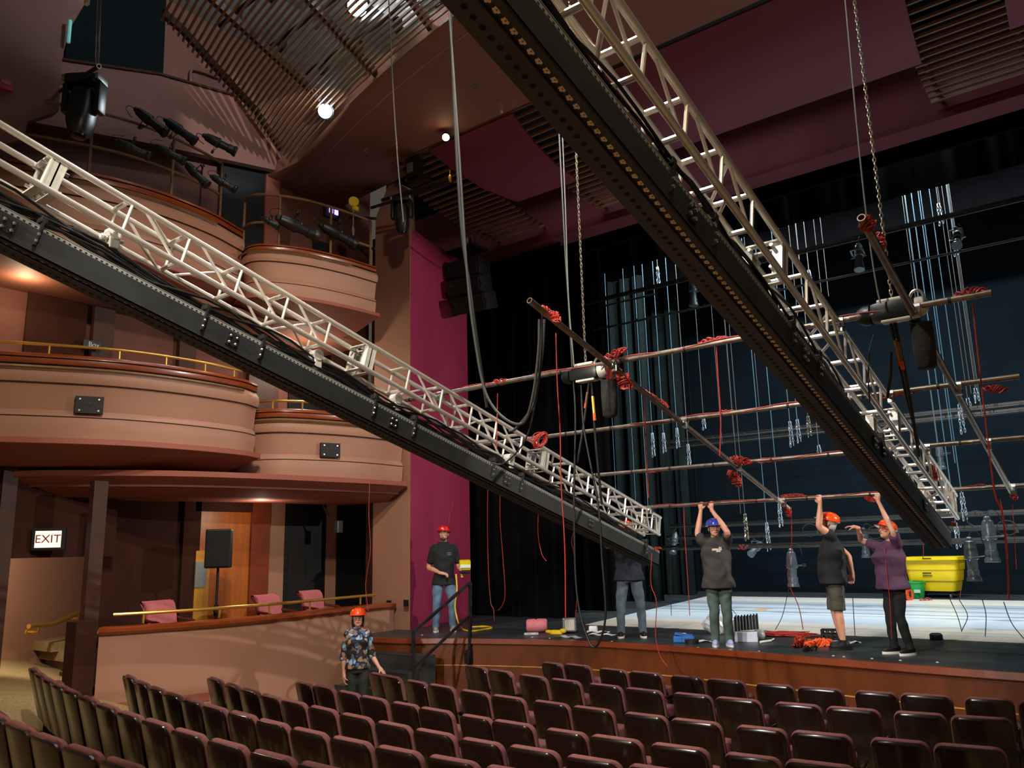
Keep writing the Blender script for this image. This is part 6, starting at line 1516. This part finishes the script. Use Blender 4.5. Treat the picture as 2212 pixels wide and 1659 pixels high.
# 4: man in profile, orange hard hat, black shirt, grey shorts
g = V((-3.40, 11.42, STAGE)); fr = face(0, -.93, -.36); rm = M.Rotation(fr, 3, 'Z'); inv = rm.inverted()
hb = onpipe(at(1771, 1074, 'y', 11.2).x, g, inv, -.09, -.02)
J = dict(EL=(-.24, .14, 1.60), WL=hb, hL=(0, .1, 1), pL=inv @ V((0, 1, 0)), thL=1, shL=.05, ER=(.25, -.22, 1.2), WR=(.20, -.25, .96), hR=(0, .2, -1), pR=(-.8, .3, 0), KR=(.09, .03, .50), AR=(.1, -.03, .085), KL=(-.09, .0, .50), AL=(-.1, -.02, .085))
person('man in orange hard hat, black shirt and grey shorts, one arm up', g, fr, 1.76, 'skin', J, 'shirt_black', 'shorts_grey', ('shoe_black', 'shoe_black'), 'hat_orange', hair='hair_grey', headrot=(16, 0, 0), shorts=True, build=1.1, belly=.03, hem=.48, curlL=62, sleeve=.3)
# 5: woman in purple shirt, orange hard hat
g = V((-2.62, 11.22, STAGE)); fr = face(0, -.62, -.78); rm = M.Rotation(fr, 3, 'Z'); inv = rm.inverted()
hb = onpipe(at(1896, 1068, 'y', 11.2).x, g, inv, -.09, -.02)
hl = inv @ (at(1852, 1140, 'y', 11.1)-g)
J = dict(EL=(-.22, .1, 1.50), WL=hb, hL=(0, 0, 1), pL=inv @ V((0, 1, 0)), thL=1, shL=.04, ER=(.34, .14, 1.40), WR=hl, hR=inv @ V((-1, .1, .25)), pR=(0, 0, -1), thR=1, KR=(.085, .04, .47), AR=(.1, .02, .085), KL=(-.085, .03, .47), AL=(-.1, -.04, .085))
person('woman in orange hard hat, purple t-shirt and black trousers, arm up on the lowest pipe', g, fr, 1.62, 'skin', J, 'shirt_purple', 'trouser_black', ('shoe_black', 'sole_white'), 'hat_orange', fem=True, hair='hair_brown', headrot=(18, 0, 8), glasses='hat_red', build=1.18, bust=.05, belly=.03, hem=.485, curlL=62, curlR=20, sleeve=.6)
# 6: man half hidden by the left truss
g = V((-6.62, 11.56, STAGE)); fr = face(0, .5, -.86); rm = M.Rotation(fr, 3, 'Z'); inv = rm.inverted()
wa, wb = inv @ (at(1368, 1170, 'y', 11.28)-g), inv @ (at(1335, 1130, 'y', 11.34)-g)
J = dict(ER=(.33, .02, 1.42), WR=inv @ (at(1340, 1148, 'y', 11.4)-g), hR=(0, .3, 1), pR=(0, 1, 0), EL=(-.2, .26, 1.36), WL=wa, hL=(.2, .3, .6), pL=(0, .6, -.6), **legs(.17, 1.78))
person('man in navy shirt and faded jeans, head hidden behind the left truss', g, fr, 1.78, 'skin', J, 'shirt_navy', 'denim_grey', ('shoe_black', 'sole_white'), 'hat_orange', hair='hair_brown', headrot=(0, 0, 10), build=1.15, belly=.02, hem=.49, glasses='clear_bag', sleeve=.6, curlR=50, curlL=50)
# ================================================================= LIGHT
w = bpy.data.worlds.new('world'); SC.world = w; w.use_nodes = True
w.node_tree.nodes['Background'].inputs[0].default_value = (1.0, .84, .72, 1); w.node_tree.nodes['Background'].inputs[1].default_value = .07
def lamp(kind, name, loc, col, power, size=.2, tgt=None, angle=60, blend=.4, sy=None):
    l = bpy.data.lights.new(name, kind); l.color = col; l.energy = power
    o = bpy.data.objects.new(name, l); COL.objects.link(o); o.location = V(loc)
    if kind == 'SPOT': l.spot_size = R(angle); l.spot_blend = blend; l.shadow_soft_size = size
    elif kind == 'AREA':
        l.shape = 'RECTANGLE' if sy else 'SQUARE'; l.size = size
        if sy: l.size_y = sy
    else: l.shadow_soft_size = size
    if tgt is not None: o.rotation_euler = (V(tgt)-V(loc)).to_track_quat('-Z', 'Y').to_euler()
    return o
WARM = (1, .74, .47); WARM2 = (1, .83, .64); COOL = (.82, .92, 1); NEUT = (1, .93, .84)
# house downlights in the ceiling
for x, y in ((-8.5, 1.5), (-4, 1.0), (0.5, 1.5), (-7, -2.5), (-1.5, -2.5)):
    lamp('SPOT', 'house_light', (x, y, 9.4), WARM, 520, .15, (x, y+.3, 0), 95, .6)
# lamps washing the box fronts
lamp('SPOT', 'box_wash', (-2.5, 2.5, 8.6), WARM2, 1500, .2, (-12, 7.4, 4.0), 52, .6)
lamp('SPOT', 'box_wash_upper', (-3.0, 4.0, 9.6), WARM2, 520, .2, (-11.5, 9.2, 7.2), 42, .7)
lamp('SPOT', 'corridor_light', (-13.5, 5.0, 2.75), WARM2, 190, .1, (-15.2, 6.0, .9), 120, .5)
lamp('POINT', 'box_light', (-12.2, 8.6, 3.2), WARM2, 20, .1)
lamp('POINT', 'mid_box_light', (-12.5, 4.6, 6.4), WARM, 24, .1)
lamp('POINT', 'mid_box_light_b', (-12.4, 9.6, 6.0), WARM2, 40, .1)
# added stripe spot, visible lamps and the lamps of the loft above the slats
lamp('SPOT', 'slat_lamp', (-8.3, 7.9, 9.3), COOL, 620, .012, (-12.75, 8.1, 10.5), 32, .5)  # added spot without a fixture, below the slats, throws the bulkhead stripes
for p in ((-8.5, 6.2, 12.2), (-6.0, 6.6, 12.2), (-3.0, 6.2, 12.2)): lamp('POINT', 'loft_lamp', p, COOL, 260, .2)
lamp('SPOT', 'slat_lamp_c', LP2+V((.1, -.1, -.15)), COOL, 500, .06, (-4, 2, 0), 110, .6)
lamp('SPOT', 'reflector_lamp', LP3+V((.05, -.1, -.1)), WARM, 120, .06, (-6, 5, 2), 110, .6)
# key lights on the trusses from the front of house bars
lamp('SPOT', 'truss_key', (-3.2, 2.0, 9.5), NEUT, 2000, .12, (-6, 6, 4), 70, .5)
lamp('SPOT', 'truss_key_b', (-4.2, 3.0, 9.7), NEUT, 1500, .12, (-1.8, 7.5, 4), 80, .5)
lamp('SPOT', 'front_of_house', (-4.5, -7.0, 7.0), NEUT, 5600, .12, (-5.5, 11.2, 2.4), 34, .5)
# stage
for x in (-7, -2.5, 2):
    lamp('AREA', 'stage_work_light', (x, 16.8, 11.0), COOL, 900, 1.4, (x, 16.8, 0), sy=1.0)
lamp('SPOT', 'stage_blue', (-3, 14.8, 8.9), (.75, .92, .92), 300, .1, (-9.5, 20, 4), 60, .6)
lamp('SPOT', 'stage_side', (4.5, 12.55, 6.9), NEUT, 2600, .06, (-10.8, 11.3, 2.8), 48, .35)
vs = SC.view_settings
vs.view_transform = 'Standard'; vs.look = 'None'; vs.gamma = 1.0; vs.use_curve_mapping = False; vs.exposure = 0.0
SC.display_settings.display_device = 'sRGB'
SC.cycles.use_denoising = True
SC.cycles.max_bounces = 6; SC.cycles.diffuse_bounces = 3; SC.cycles.glossy_bounces = 3
SC.cycles.sample_clamp_indirect = 4.0
